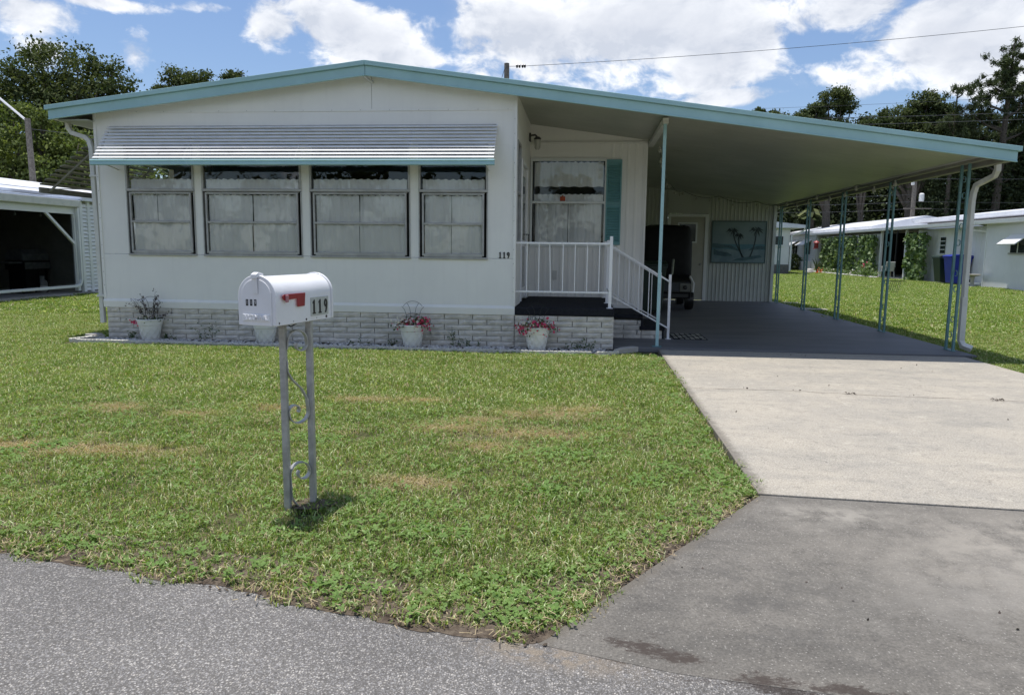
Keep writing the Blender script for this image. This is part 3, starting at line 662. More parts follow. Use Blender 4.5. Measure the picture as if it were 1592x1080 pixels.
def front_window(x0, x1, k):
    fr = B(); a = .028; y0, y1 = YF-.014, YF+.05
    fr.box(x0, x0+a, y0, y1, 2.235, ZT).box(x1-a, x1, y0, y1, 2.235, ZT).box(x0, x1, y0-.006, y1, 2.195, 2.232).box(x0, x1, y0, y1, ZT-.03, ZT-.001)
    fr.box(x0, x0+.014, y0, y1, ZS, 2.19).box(x1-.014, x1, y0, y1, ZS, 2.19).box(x0-.004, x1+.004, y0-.012, y1, ZS-.016, ZS+.012)
    w = H('window', fr, 'aluminium', bev=.002)
    obj('pane', B().box(x0+a, x1-a, YF+.02, YF+.024, 2.235, ZT-.03), 'glass', w)
    s0, s1 = x0+.05, x1-.05; sh = B(); ya, yb = YF-.022, YF+.012
    tilt = .03
    sh.box(s0, s0+.026, ya, yb, ZS+.03, 2.18).box(s1-.026, s1, ya, yb, ZS+.03, 2.18).box(s0+.026, s1-.026, ya, yb, ZS+.015, ZS+.06).box(s0+.026, s1-.026, ya, yb, 2.155, 2.18).box(s0+.026, s1-.026, ya-.004, yb, 1.735, 1.765)
    s = H('window_sash', sh, 'aluminium', bev=.002)
    obj('pane', B().box(s0+.026, s1-.026, YF-.006, YF-.002, ZS+.06, 1.735), 'glass', s); obj('pane', B().box(s0+.026, s1-.026, YF-.006, YF-.002, 1.765, 2.155), 'glass', s)
    split = {0: .42, 1: .50, 2: .49, 3: .47}[k]; xm = s0+(s1-s0)*split; yc = YF+.018
    gap = .004 if k != 1 else .008
    curtain(s, s0+.035, xm-gap, yc, ZS+.05, 1.75, seed=k); curtain(s, xm+gap, s1-.035, yc+.004, ZS+.05, 1.75, seed=k+9)
    curtain(s, s0+.03, xm-gap*.5, yc+.018, 1.70, 2.15, seed=k+20); curtain(s, xm+gap*.5, s1-.03, yc+.022, 1.70, 2.15, seed=k+29)
    curtain(w, x0+.05, x1-.05, yc+.028, 2.18, 2.375, .010, seed=k+40, ruffle=True)
for k, (x0, x1) in enumerate(WIN): front_window(x0, x1, k)
H('dark_window_sheet', B().box(XL+.1, XR-.1, YF+.14, YF+.145, ZS-.1, 2.15), 'dark_interior')  # dark sheet standing in for the unlit room behind the windows

# brick skirting: rock faced bricks, each its own piece
def brick_mesh(L, h, seed):
    g = random.Random(seed); nx, nz = 5, 2; v = []; f = []; d = .09
    for j in range(nz+1):
        for i in range(nx+1):
            e = (i in (0, nx)) or (j in (0, nz))
            v.append((L*i/nx-L/2, (-.005 if e else -.009-.010*g.random()), h*j/nz-h/2))
    for j in range(nz):
        for i in range(nx): a = j*(nx+1)+i; f.append((a, a+1, a+nx+2, a+nx+1))
    o = len(v); v += [(-L/2, d, -h/2), (L/2, d, -h/2), (L/2, d, h/2), (-L/2, d, h/2)]
    A, Bq, C_, D_ = 0, nx, (nx+1)*nz+nx, (nx+1)*nz
    f += [(o, o+3, D_, nx+1, A), (o+1, Bq, nx+1+nx, C_, o+2), tuple([D_]+[o+3, o+2]+[C_-i for i in range(0, nx)]), tuple([A+i for i in range(nx+1)]+[o+1, o])]
    me = B().add(v, f).mesh('brick'); me.materials.append(MATS['brick']); return me
BL, BH = .407, .0725
ROWH = .0775
bm_full = [brick_mesh(BL, BH, 100+i) for i in range(7)]
def bricks(parent, x0, x1, y, z0, rows, off=0, seed=0):
    g = random.Random(seed)
    for r in range(rows):
        x = x0 - (BL+.01)*(.5 if (r+off) % 2 else 0); z = z0+ROWH*(r+.5)
        while x < x1-.02:
            a, e = max(x, x0), min(x+BL, x1)
            if e-a > .04:
                me = g.choice(bm_full) if e-a > BL-.002 else brick_mesh(e-a, BH, int(g.random()*999))
                o = obj('brick', me, None, parent, loc=((a+e)/2, y+(g.random()-.5)*.006, z))
            x += BL+.01
bricks(house, XL+.02, XR-.005, YF+.008, .0, 6, seed=1)
H('skirting_backing', B().box(XL+.03, XR, YF+.05, YF+.1, -.03, .465), 'mortar')
H('skirting_backing', B().box(XL+.01, XL+.06, YF+.1, 21.3, -.03, .46), 'mortar')
H('underfloor', B().box(XL+.02, XR-.02, YF+.1, 21.2, .44, .46), 'dark_interior')

# roof
def roof_slab(name, x0, x1, y0, y1, th, mat, zo=0):
    return H(name, B().prism([(x0, roof_z(x0)+zo), (x1, roof_z(x1)+zo), (x1, roof_z(x1)-th+zo), (x0, roof_z(x0)-th+zo)], 'y', y0, y1), mat)
FY = 10.2
XE0, XE1 = -7.85, 5.53
roof_slab('roof', XE0+.03, AX, FY+.05, 21.5, .05, 'roof_white', -.02)
roof_slab('roof', AX, XE1-.03, FY+.05, 21.5, .05, 'roof_white', -.02)
roof_slab('ceiling_panel', XL-.5, AX, FY+.05, 21.4, .02, 'wall_white', -.10)
o = roof_slab('ceiling_panel', AX, XR+.0, FY+.05, 21.4, .02, 'wall_white', -.10)
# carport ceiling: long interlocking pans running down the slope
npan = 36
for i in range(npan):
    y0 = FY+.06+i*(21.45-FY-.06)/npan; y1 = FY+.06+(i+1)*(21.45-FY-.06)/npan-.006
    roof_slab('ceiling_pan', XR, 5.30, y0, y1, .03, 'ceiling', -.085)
def fascia(name, pts, ya, yb, mat):
    return H(name, B().prism(pts, 'y', ya, yb), mat, bev=.004)
for (xa, xb) in ((XE0, AX-.003), (AX+.003, XE1)):
    za, zb = roof_z(xa), roof_z(xb)
    fascia('fascia_drip_edge', [(xa, za), (xb, zb), (xb, zb-.062), (xa, za-.062)], FY-.035, FY+.05, 'teal')
    xa2, xb2 = (xa+.035, xb) if xa < AX-1 else (xa, xb-.035)
    fascia('fascia_board', [(xa2, roof_z(xa2)-.064), (xb2, roof_z(xb2)-.064), (xb2, roof_z(xb2)-.182), (xa2, roof_z(xa2)-.182)], FY, FY+.035, 'teal')
    fascia('fascia_lower_lip', [(xa2, roof_z(xa2)-.183), (xb2, roof_z(xb2)-.183), (xb2, roof_z(xb2)-.199), (xa2, roof_z(xa2)-.199)], FY-.012, FY+.03, 'teal')
# soffit between front wall and fascia
H('soffit', B().prism([(XL-.5, roof_z(XL-.5)-.122), (AX, roof_z(AX)-.122), (AX, roof_z(AX)-.135), (XL-.5, roof_z(XL-.5)-.135)], 'y', FY+.036, YF+.0), 'gutter_white')
H('soffit', B().prism([(AX, roof_z(AX)-.122), (XR, roof_z(XR)-.122), (XR, roof_z(XR)-.135), (AX, roof_z(AX)-.135)], 'y', FY+.036, YF+.0), 'gutter_white')
# ridge bracket under the apex
H('ridge_bracket', B().tube([(AX-.02, FY+.02, AZp-.20), (AX+.05, YF-.01, AZp-.25)], .02, 4), 'gutter_white')
# left eave gutter and downspout
H('gutter', B().box(-7.83, -7.72, FY+.06, 21.4, 3.21, 3.31), 'gutter_white')
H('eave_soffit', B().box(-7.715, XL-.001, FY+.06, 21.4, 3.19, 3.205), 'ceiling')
def spout(pts, w=.045): return B().tube(pts, w, 4)
dsp = H('downspout', spout([(-7.74,10.5,3.21),(-7.73,10.5,3.12),(-7.68,10.5,3.05),(-7.45,10.47,2.98),(-7.38,10.45,2.93),(-7.345,10.44,2.82),(-7.33,10.44,1.5),(-7.33,10.44,.22)]), 'gutter_white', bev=.006)
obj('bracket', B().box(-7.37, -7.25, 10.385, 10.40, .62, .655), 'gutter_white', dsp); obj('bracket', B().box(-7.37, -7.25, 10.385, 10.40, 2.4, 2.43), 'gutter_white', dsp)

# front slatted awning
aw = H('window_awning', B().box(-7.0, -1.28, YF-.02, YF-.002, 3.09, 3.125), 'aluminium', label='long white slatted window awning with teal lower edge')
SA = Vector((0, YF-.015, 3.12)); SE = Vector((0, 9.985, 2.605)); nsl = 10
for i in range(nsl):
    t0 = i/nsl; t1 = (i+1.0)/nsl
    p0 = SA.lerp(SE, t0); p1 = SA.lerp(SE, t1); xl = -7.03-.0*t0; xr = -1.262
    
    # each slat: flat face then a turned-down lip
    z0, z1 = p0.z, p1.z; y0, y1 = p0.y, p1.y
    poly = [(y0+.022, z0+.006), (y1+.001, z1+.027), (y1-.002, z1+.021), (y1+.004, z1+.015), (y1+.012, z1+.018), (y0+.026, z0-.003)]
    obj('awning_slat', B().prism(poly, 'x', xl, xr), 'awning_white', aw)
obj('awning_edge', B().prism([(9.985,2.60),(9.96,2.604),(9.952,2.585),(9.965,2.575),(9.958,2.56),(9.955,2.53),(9.968,2.522),(9.99,2.522),(9.992,2.6)], 'x', -7.045, -1.25), 'teal', aw)
for x in (-7.0, -5.69, -4.06, -2.45, -1.29): obj('awning_rib', B().tube([(x, YF-.03, 3.07), (x, 10.0, 2.57)], .014, 4), 'gutter_white', aw)
for x in (-6.9, -1.38): obj('awning_arm', B().tube([(x, YF-.01, 2.5), (x, 10.0, 2.56)], .009, 4), 'gutter_white', aw)
# side awning over the left wall window
sa = H('side_awning', B().box(-7.28, -7.252, YF+.1, YF+2.2, 2.96, 3.0), 'aluminium', label='slatted awning folded out over the side window, seen from beneath')
S0 = Vector((-7.27, 0, 2.98)); S1 = Vector((-8.24, 0, 2.26)); ns = 11
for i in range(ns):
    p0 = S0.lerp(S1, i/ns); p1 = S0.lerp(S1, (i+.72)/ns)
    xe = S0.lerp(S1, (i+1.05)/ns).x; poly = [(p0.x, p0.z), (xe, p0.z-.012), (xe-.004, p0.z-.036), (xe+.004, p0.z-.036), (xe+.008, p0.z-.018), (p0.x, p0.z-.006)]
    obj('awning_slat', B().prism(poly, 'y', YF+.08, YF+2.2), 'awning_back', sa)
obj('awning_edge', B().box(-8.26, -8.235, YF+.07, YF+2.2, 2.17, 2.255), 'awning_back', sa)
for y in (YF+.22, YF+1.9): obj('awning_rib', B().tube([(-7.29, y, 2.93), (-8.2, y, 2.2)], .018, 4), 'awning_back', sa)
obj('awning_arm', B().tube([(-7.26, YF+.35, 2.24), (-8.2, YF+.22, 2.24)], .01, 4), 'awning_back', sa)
# house number
for i, ch in enumerate('119'):
    me = digitmesh(ch, .088, .042, .018, .004); place_mesh(me, Matrix.Translation((-1.212+i*.058, YF-.001, 1.318)) @ Matrix.Rotation(PI/2, 4, 'X'))
    me.materials.append(MATS['digit_black']); H('number_digit', me, None)

# porch recess back wall: vertical ribbed metal siding
def ribbed(x0, x1, y, zb, ztf, pitch, depth, mat, name='ribbed_wall', parent=house):
    n = int(round((x1-x0)/pitch)); v = []; f = []; X = []
    for i in range(n):
        a = x0+i*(x1-x0)/n; p = (x1-x0)/n
        X += [(a, 0), (a+p*.55, 0), (a+p*.68, depth), (a+p*.86, depth)]
    X.append((x1, 0))
    for x, d in X: v += [(x, y-d, zb), (x, y-d, ztf(x))]
    f = [(2*i, 2*i+2, 2*i+3, 2*i+1) for i in range(len(X)-1)]
    o = len(v); v += [(x0, y+.06, zb), (x1, y+.06, zb), (x1, y+.06, ztf(x1)), (x0, y+.06, ztf(x0))]
    f.append((o, o+3, o+2, o+1)); f.append((0, 1, o+3, o)); f.append((o-2, o+1, o+2, o-1))
    return obj(name, B().add(v, f), mat, parent)
zc = lambda x: roof_z(x)-.112
ribbed(-1.0, -.985+.0, 13.0, .45, lambda x: 3.3, .02, .001, 'wall_white')
PW0, PW1 = -.955, .30
ribbed(PW1+.02, 1.0, 13.0, .45, lambda x: 3.24, .14, .008, 'wall_white')
ribbed(-.985, PW1+.02, 13.0, .45, lambda x: 1.46, .14, .008, 'wall_white'); 
H('wall_panel', B().box(-.99, PW1+.02, 13.0, 13.06, 2.98, 3.24), 'wall_white'); H('wall_panel', B().prism([(-1.0, 3.245), (1.0, 3.245), (1.0, zc(1.0)), (-1.0, zc(-1.0))], 'y', 12.99, 13.06), 'wall_white')
H('wall_ledge', B().box(-1.0, 1.01, 12.95, 12.985, 3.225, 3.25), 'wall_white')
H('wall_corner_trim', B().box(.985, 1.02, 12.975, 13.02, .36, zc(1.0)), 'wall_white'); H('wall_foot_trim', B().box(.3, 1.0, 12.97, 13.0, .36, .46), 'wall_white')
H('carport_side_wall', B().box(.96, 1.02, 13.06, 21.2, .0, zc(1.0)), 'wall_white')
H('skirting_backing', B().box(.43, 1.0, 13.0, 13.05, 0, .36), 'mortar')
pw = H('porch_window', B().box(PW0-.03, PW0, 12.965, 13.0, 1.46, 2.98).box(PW1, PW1+.03, 12.965, 13.0, 1.46, 2.98).box(PW0, PW1, 12.965, 13.0, 2.93, 2.98).box(PW0, PW1, 12.965, 13.0, 1.46, 1.51).box(PW0, PW1, 12.95, 13.0, 2.205, 2.245), 'white_trim', bev=.003)
obj('pane', B().box(PW0, PW1, 12.985, 12.989, 1.51, 2.205), 'glass', pw); obj('pane', B().box(PW0, PW1, 12.985, 12.989, 2.245, 2.93), 'glass', pw)
curtain(pw, PW0+.03, PW1-.02, 13.06, 2.50, 2.92, .014, 61); curtain(pw, PW0+.03, PW1-.02, 13.05, 2.22, 2.37, .01, 62, ruffle=True); curtain(pw, PW0+.05, -.33, 13.06, 1.5, 2.23, .02, 63); curtain(pw, -.32, PW1-.04, 13.065, 1.5, 2.23, .02, 64)
H('window_backing', B().box(-.99, .4, 13.30, 13.34, 1.3, 3.1), 'dark_interior')
sh = H('shutter', B().box(.35, .565, 12.9885, 12.9895, 1.54, 2.91).box(.325, .35, 12.955, 12.99, 1.5, 2.955).box(.565, .59, 12.955, 12.99, 1.5, 2.955).box(.35, .565, 12.955, 12.99, 1.5, 1.54).box(.35, .565, 12.955, 12.99, 2.91, 2.955).box(.35, .565, 12.955, 12.99, 2.2, 2.235), 'teal_shutter', label='teal louvred shutter beside the porch window')
b = B()
for i in range(30):
    z = 1.56+i*.0445
    if 2.18 < z < 2.245: continue
    b.prism([(12.962, z-.016), (12.984, z+.016), (12.989, z+.012), (12.967, z-.02)], 'x', .35, .565)
o = obj('louvres', b, 'teal_shutter', sh)
H('outlet_cover', B().box(-.565, -.50, 12.965, 12.99, .88, 1.04), 'plastic_white', bev=.006)
ws = tag(obj('window_ornament', B().box(-.47, -.38, 13.0, 13.02, 2.247, 2.33).box(-.44, -.41, 13.0, 13.02, 2.33, 2.35), 'orange_paint', bev=.012), 'small orange ornament standing on the mid rail of the porch window', 'ornament')

# carport: header along the porch, header along the right, posts, back wall
cp_ = thing('carport', 'open carport with teal trellis posts under the long right slope of the roof', 'carport', (3.2, 10.6, 0))
def C(name, b, mat, **k): return obj(name, b, mat, cp_, **k)
C('porch_header', B().prism([(10.66, zc(1.06)-.11), (13.0, zc(1.06)-.11), (13.0, zc(1.06)-.03), (10.66, zc(1.06)-.03)], 'x', 1.03, 1.11), 'gutter_white', bev=.004)
C('side_header', B().box(5.24, 5.33, 10.28, 21.45, 2.655, 2.735), 'beam', bev=.006)
C('side_header_lip', B().box(5.215, 5.238, 10.28, 21.45, 2.695, 2.722), 'gutter_white')
C('side_gutter', B().prism([(5.37,2.60),(5.47,2.60),(5.51,2.64),(5.51,2.75),(5.37,2.75)], 'y', 10.28, 21.45), 'beam', bev=.005)
C('gutter_outer_lip', B().box(5.512, 5.53, 10.28, 21.45, 2.70, 2.76), 'bright_white')
ribbed(1.02, 2.28, 21.14, .02, zc, .105, .014, 'corrugated', parent=cp_); ribbed(3.41, 5.19, 21.14, .02, zc, .105, .014, 'corrugated', parent=cp_)
C('wall_panel', B().prism([(2.28, 2.46), (3.41, 2.46), (3.41, zc(3.41)), (2.28, zc(2.28))], 'y', 21.13, 21.19), 'corrugated')
C('shed_end_wall', B().box(5.19, 5.24, 21.12, 24.5, 0, 2.68), 'neighbour_white'); C('corner_trim', B().box(5.165, 5.245, 21.09, 21.119, .02, 2.68), 'white_trim')
bd = C('back_door', B().box(2.36, 3.31, 21.10, 21.14, .05, 2.36), 'door_cream', bev=.004)
obj('door_frame', B().box(2.29, 2.358, 21.08, 21.16, .03, 2.44).box(3.312, 3.40, 21.08, 21.16, .03, 2.44).box(2.358, 3.312, 21.08, 21.16, 2.365, 2.44), 'white_trim', bd)
obj('pane', B().box(2.60, 3.06, 21.09, 21.098, 1.68, 2.17), 'far_glass', bd)
obj('window_trim', B().box(2.56, 2.60, 21.08, 21.099, 1.64, 2.21).box(3.06, 3.10, 21.08, 21.099, 1.64, 2.21).box(2.60, 3.06, 21.08, 21.099, 1.64, 1.68).box(2.60, 3.06, 21.08, 21.099, 2.17, 2.21), 'white_trim', bd)
obj('handle', B().lathe([(.02,0),(.03,.02),(.02,.045)], 0, 0, 8).xf(Matrix.Translation((3.22, 21.10, 1.05)) @ Matrix.Rotation(PI/2, 4, 'X')), 'grill_metal', bd)

def scroll(cx, cz, y, w, h, flip=1, n=22):
    """S scroll between two uprights, in an XZ plane"""
    pts = []
    for i in range(n+1):
        t_ = i/n; a = t_*2*PI
        pts.append((cx+flip*w*.5*math.sin(a*1.0)*(.55+.45*math.cos(a*.5)), y, cz+h*(.5-t_)))
    return pts
def spiral(c, r0, r1, a0, a1, n=18, ux=(1,0,0), uz=(0,0,1)):
    c = Vector(c); ux = Vector(ux); uz = Vector(uz)
    return [c+ux*(math.cos(a0+(a1-a0)*i/n)*(r0+(r1-r0)*i/n))+uz*(math.sin(a0+(a1-a0)*i/n)*(r0+(r1-r0)*i/n)) for i in range(n+1)]
POSTY = [10.98, 13.45, 15.85, 18.25, 20.75]
first = None
for y in POSTY:
    hw = .085
    if first is None:
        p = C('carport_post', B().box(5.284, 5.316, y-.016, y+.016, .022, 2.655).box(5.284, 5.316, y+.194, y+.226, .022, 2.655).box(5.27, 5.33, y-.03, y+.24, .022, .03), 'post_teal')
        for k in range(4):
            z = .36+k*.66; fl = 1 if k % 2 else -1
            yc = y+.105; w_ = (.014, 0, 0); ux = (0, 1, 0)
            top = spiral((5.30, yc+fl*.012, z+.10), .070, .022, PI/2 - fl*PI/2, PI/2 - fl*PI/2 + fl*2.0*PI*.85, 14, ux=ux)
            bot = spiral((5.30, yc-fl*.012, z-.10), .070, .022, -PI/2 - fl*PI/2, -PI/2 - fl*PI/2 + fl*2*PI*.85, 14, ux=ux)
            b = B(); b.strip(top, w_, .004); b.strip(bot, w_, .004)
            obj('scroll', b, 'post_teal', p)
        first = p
    else:
        c = first.copy(); COL.objects.link(c); c.location = (0, y-POSTY[0], 0)
        for ch in first.children: d_ = ch.copy(); COL.objects.link(d_); d_.parent = c
# single slim post by the steps
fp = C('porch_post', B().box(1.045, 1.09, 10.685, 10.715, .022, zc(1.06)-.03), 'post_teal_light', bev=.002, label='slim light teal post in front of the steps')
obj('base_plate', B().box(1.0, 1.13, 10.65, 10.75, .022, .032), 'post_teal', fp)
ds = tag(obj('downspout', B().tube([(5.50,10.66,2.62),(5.51,10.67,2.54),(5.52,10.75,2.47),(5.50,10.95,2.42),(5.45,11.06,2.37),(5.44,11.10,2.27),(5.44,11.12,2.15),(5.46,11.13,.75)], .047, 4), 'gutter_white', bev=.006), 'white downspout with curved top bend beside the nearest carport post', 'downspout')
obj('lower_length', B().tube([(5.46,11.13,.80),(5.47,11.13,.16),(5.49,11.10,.09),(5.58,11.03,.05)], .054, 4), 'gutter_white', ds, bev=.006)

# string lights hung under the carport ceiling
sl = thing('string_lights', 'thin string of small clear bulbs sagging along the carport ceiling', 'string lights', (1.3, 14, 3.1))
pts = []; bulbs = []
anch = [(1.25,13.3),(1.5,15.2),(1.75,17.2),(2.1,19.2),(2.6,20.6),(3.6,20.7),(4.6,20.7),(5.1,19.6),(5.12,17.2),(5.12,14.8),(5.12,12.4)]
for (xa, ya), (xb, yb) in zip(anch[:-1], anch[1:]):
    for i in range(8):
        s_ = i/8; x = xa+(xb-xa)*s_; y = ya+(yb-ya)*s_; z = zc(x)-.03-.10*math.sin(PI*s_)
        pts.append((x, y, z))
        if i in (0, 3, 6): bulbs.append((x, y, z))
obj('cable', B().tube(pts, .006, 4), 'black_paint', sl)
bme = B().lathe([(.012,.0),(.012,-.035),(.03,-.055),(.034,-.08),(.022,-.105),(.004,-.112)], 0, 0, 8).mesh('bulb'); bme.materials.append(MATS['lamp_glass'])
for p in bulbs: obj('bulb', bme, None, sl, loc=p)

# porch: brick base, black carpeted deck, steps
po = thing('porch_steps', 'low brick porch and two steps covered in black outdoor carpet', 'porch', (0, 10.5, 0))
bricks(po, XR+.005, .42, YF+.02, 0, 6, seed=3)
obj('porch_backing', B().box(XR, .41, YF+.06, 13.0, -.02, .47), 'mortar', po)
obj('porch_deck', B().box(XR+.002, .425, YF-.005, 12.99, .472, .58), 'black_carpet', po, bev=.012)
bricks(po, .43, .905, 11.68, 0, 4, off=1, seed=4); bricks(po, .915, 1.25, 11.68, 0, 2, off=1, seed=5)
obj('step_backing', B().box(.43, .90, 11.73, 12.95, 0, .33).box(.90, 1.24, 11.73, 12.95, 0, .15), 'mortar', po)
obj('step_tread', B().box(.427, .925, 11.655, 12.95, .335, .40), 'black_carpet', po, bev=.01)
obj('step_tread', B().box(.88, 1.275, 11.655, 12.95, .155, .22).box(.90, .94, 11.66, 12.94, .215, .34), 'black_carpet', po, bev=.01)
obj('step_riser', B().box(1.235, 1.262, 11.67, 12.94, .02, .156), 'black_carpet', po)

rl = thing('porch_railing', 'white metal railing along the porch front and down both sides of the steps', 'railing', (.36, 10.5, .58))
def R_(name, b): return obj(name, b, 'bright_white', rl, bev=.002)
for (x, y, z0, z1) in ((.36,10.5,.58,1.60),(.35,11.55,.58,1.56),(.345,12.88,.58,1.56),(1.33,11.66,.022,1.04),(1.30,12.88,.022,1.04)):
    w = .022 if z0 > .1 else .02
    R_('railing_post', B().box(x-w, x+w, y-w, y+w, z0, z1).box(x-.045, x+.045, y-.045, y+.045, z0, z0+.008))
R_('top_rail', B().box(XR+.002, .338, 10.485, 10.515, 1.482, 1.51)); R_('bottom_rail', B().box(XR+.002, .338, 10.487, 10.513, .79, .815))
R_('top_rail', B().box(.345, .375, 10.522, 11.528, 1.482, 1.51)); R_('bottom_rail', B().box(.347, .373, 10.522, 11.528, .79, .815))
for i in range(7):
    x = XR+.165+i*.172; lean_ = .02 if i == 2 else 0
    R_('baluster', B().tube([(x-lean_, 10.5, 1.483), (x, 10.5, .814)], .0095, 4))
for i in range(5): R_('baluster', B().tube([(.36, 10.68+i*.17, 1.483), (.36, 10.68+i*.17, .814)], .0095, 4))
for y in (11.61, 12.88):
    R_('stair_top_rail', B().tube([(.37, y, 1.49), (1.32, y, .93)], .018, 4)); R_('stair_bottom_rail', B().tube([(.37, y, .72), (1.32, y, .20)], .016, 4))
    for i in range(5):
        x = .37+(i+1)*.158; R_('baluster', B().tube([(x, y, 1.49-.5895*(x-.37)), (x, y, .72-.547*(x-.37))], .0095, 4))

# wall lantern
wl = thing('wall_lantern', 'black wall lantern with ribbed glass jar beside the front door', 'lamp', (-1.0, 12.7, 3.2))
obj('wall_plate', B().box(-1.0, -.97, 12.65, 12.75, 3.22, 3.36), 'black_paint', wl, bev=.01)
obj('arm', B().tube([(-.97,12.7,3.32),(-.90,12.7,3.33),(-.87,12.7,3.30)], .016, 6), 'black_paint', wl)
obj('cap', B().lathe([(.055,0),(.065,.02),(.03,.05)], -.86, 12.7, 12, 3.25), 'black_paint', wl); obj('lamp_shade', B().lathe([(.03,-.16),(.05,-.13),(.055,0)], -.86, 12.7, 12, 3.249), 'lamp_glass', wl, smooth=True)

# ============================================================ BEACH PAINTING (flat art on a board)
pt = thing('palm_painting', 'blue green beach painting of three palm trees hung on the carport back wall', 'painting', (4.25, 21.1, 1.12))
x0, x1, z0, z1, yp = 3.53, 4.97, 1.12, 2.235, 21.105
obj('canvas', B().box(x0, x1, yp-.02, yp, z0, z1), 'paint_sky', pt)
obj('frame', B().box(x0-.025, x0, yp-.035, yp, z0-.025, z1+.025).box(x1, x1+.025, yp-.035, yp, z0-.025, z1+.025).box(x0, x1, yp-.035, yp, z0-.025, z0).box(x0, x1, yp-.035, yp, z1, z1+.025), 'paint_frame', pt)
W_, H_ = x1-x0, z1-z0
def flat(name, poly, mat, k): return obj(name, B().prism([(x0+u*W_, z0+v*H_) for u, v in poly], 'y', yp-.021-.002*k, yp-.0205), mat, pt)
flat('painted_sea', [(0,.30),(1,.30),(1,.45),(0,.45)], 'paint_sea', 0); flat('painted_sand', [(0,0),(1,0),(1,.30),(.7,.34),(.45,.30),(.2,.33),(0,.30)], 'paint_sand', 1)
flat('painted_dune', [(0,.36),(.15,.34),(.3,.36),(.5,.27),(.52,.30),(.36,.42),(.22,.43),(.08,.47),(0,.46)], 'paint_dune', 2)
flat('painted_dune', [(.68,.29),(.8,.31),(1,.33),(1,.40),(.88,.41),(.76,.37)], 'paint_dune', 2); flat('painted_dune', [(.03,.18),(.25,.14),(.4,.16),(.3,.24),(.12,.27),(.03,.34)], 'paint_dune', 2); flat('painted_dune', [(.38,.03),(.62,.04),(.95,.13),(.9,.19),(.6,.12),(.5,.10)], 'paint_dune', 2)
for (bx, by, tx, ty, sz) in ((.60,.12,.37,.78,.13),(.58,.12,.50,.66,.10),(.72,.13,.82,.80,.15)):
    pp = [(bx+(tx-bx)*s_+.03*math.sin(PI*s_)*(-1 if tx < bx else 1), by+(ty-by)*s_) for s_ in [i/6 for i in range(7)]]
    poly = [(u-.014*(1-.4*i/6), v) for i, (u, v) in enumerate(pp)] + [(u+.014*(1-.4*i/6), v) for i, (u, v) in reversed(list(enumerate(pp)))]
    flat('painted_trunk', poly, 'paint_palm', 3)
    for a in range(9):
        an = a*2*PI/9+.3; du, dv = math.cos(an)*sz, math.sin(an)*sz*.75
        flat('painted_frond', [(tx,ty),(tx+du*.5-dv*.12, ty+dv*.5+.03),(tx+du, ty+dv-.05),(tx+du*.5+dv*.12, ty+dv*.5-.01)], 'paint_palm', 4)

# ============================================================ GOLF CART, BIN, MAT
gc = thing('golf_cart', 'golf cart under a black weather enclosure parked nose out at the back of the carport', 'golf cart', (1.95, 18.3, .02))
def prof(z, hw, r): return hw
b = B(); rings = []; zs = [(.55,.60,1.1),(1.0,.61,1.12),(1.55,.60,1.1),(1.85,.58,1.05),(1.96,.54,.98),(2.0,.40,.8)]
for (z, hw, hl) in zs:
    rg = []
    for j in range(28):
        a = 2*PI*j/28; cx_, sx_ = math.cos(a), math.sin(a); e = .35
        rg.append((1.95+hw*math.copysign(abs(cx_)**e, cx_)*(1+.012*math.sin(j*2.7+z*5)), 18.75+hl*math.copysign(abs(sx_)**e, sx_)*(1+.012*math.sin(j*1.9+z*7)), .022+z+.012*math.sin(j*1.3)))
    rings += rg
f = [(i*28+j, i*28+(j+1) % 28, (i+1)*28+(j+1) % 28, (i+1)*28+j) for i in range(len(zs)-1) for j in range(28)] + [tuple(range(28))[::-1], tuple((len(zs)-1)*28+j for j in range(28))]
obj('enclosure', B().add(rings, f), 'black_cloth', gc, smooth='full')
obj('front_cowl', B().prism([(17.45,.30),(17.35,.45),(17.40,.72),(17.62,.86),(18.0,.88),(18.0,.30)], 'x', 1.42, 2.48), 'black_paint', gc, bev=.04)
obj('body', B().box(1.38, 2.52, 17.8, 19.85, .28, .66), 'black_paint', gc, bev=.05)
for x in (1.60, 2.33):
    hl = obj('headlight', B().box(x-.12, x+.12, 17.325, 17.40, .47, .66), 'tarp_tan', gc, bev=.015)
    obj('lens', B().lathe([(.05,0),(.05,.02),(.03,.03)], 0, 0, 12).xf(Matrix.Translation((x, 17.325, .57)) @ Matrix.Rotation(PI/2, 4, 'X')), 'black_paint', hl)
obj('bumper', B().tube([(2.44,17.45,.82),(2.52,17.36,.66),(2.50,17.32,.46)], .03, 6), 'plastic_white', gc); obj('bumper', B().box(1.5, 2.4, 17.28, 17.33, .34, .42), 'black_paint', gc)
for x in (1.42, 2.48):
    for y in (17.75, 19.45):
        w = obj('wheel', B().lathe([(.15,-.09),(.225,-.085),(.24,-.03),(.24,.03),(.225,.085),(.15,.09)], 0, 0, 20).xf(Matrix.Translation((x, y, .262)) @ Matrix.Rotation(PI/2, 4, 'Y')), 'black_paint', gc, smooth=True)
        obj('rim', B().lathe([(.13,-.092),(.05,-.1),(.05,.1),(.13,.092)], 0, 0, 12).xf(Matrix.Translation((x, y, .262)) @ Matrix.Rotation(PI/2, 4, 'Y')), 'grill_metal', w)
obj('mirror_post', B().tube([(2.02,17.42,.86),(2.04,17.40,1.22)], .03, 6), 'grill_metal', gc)
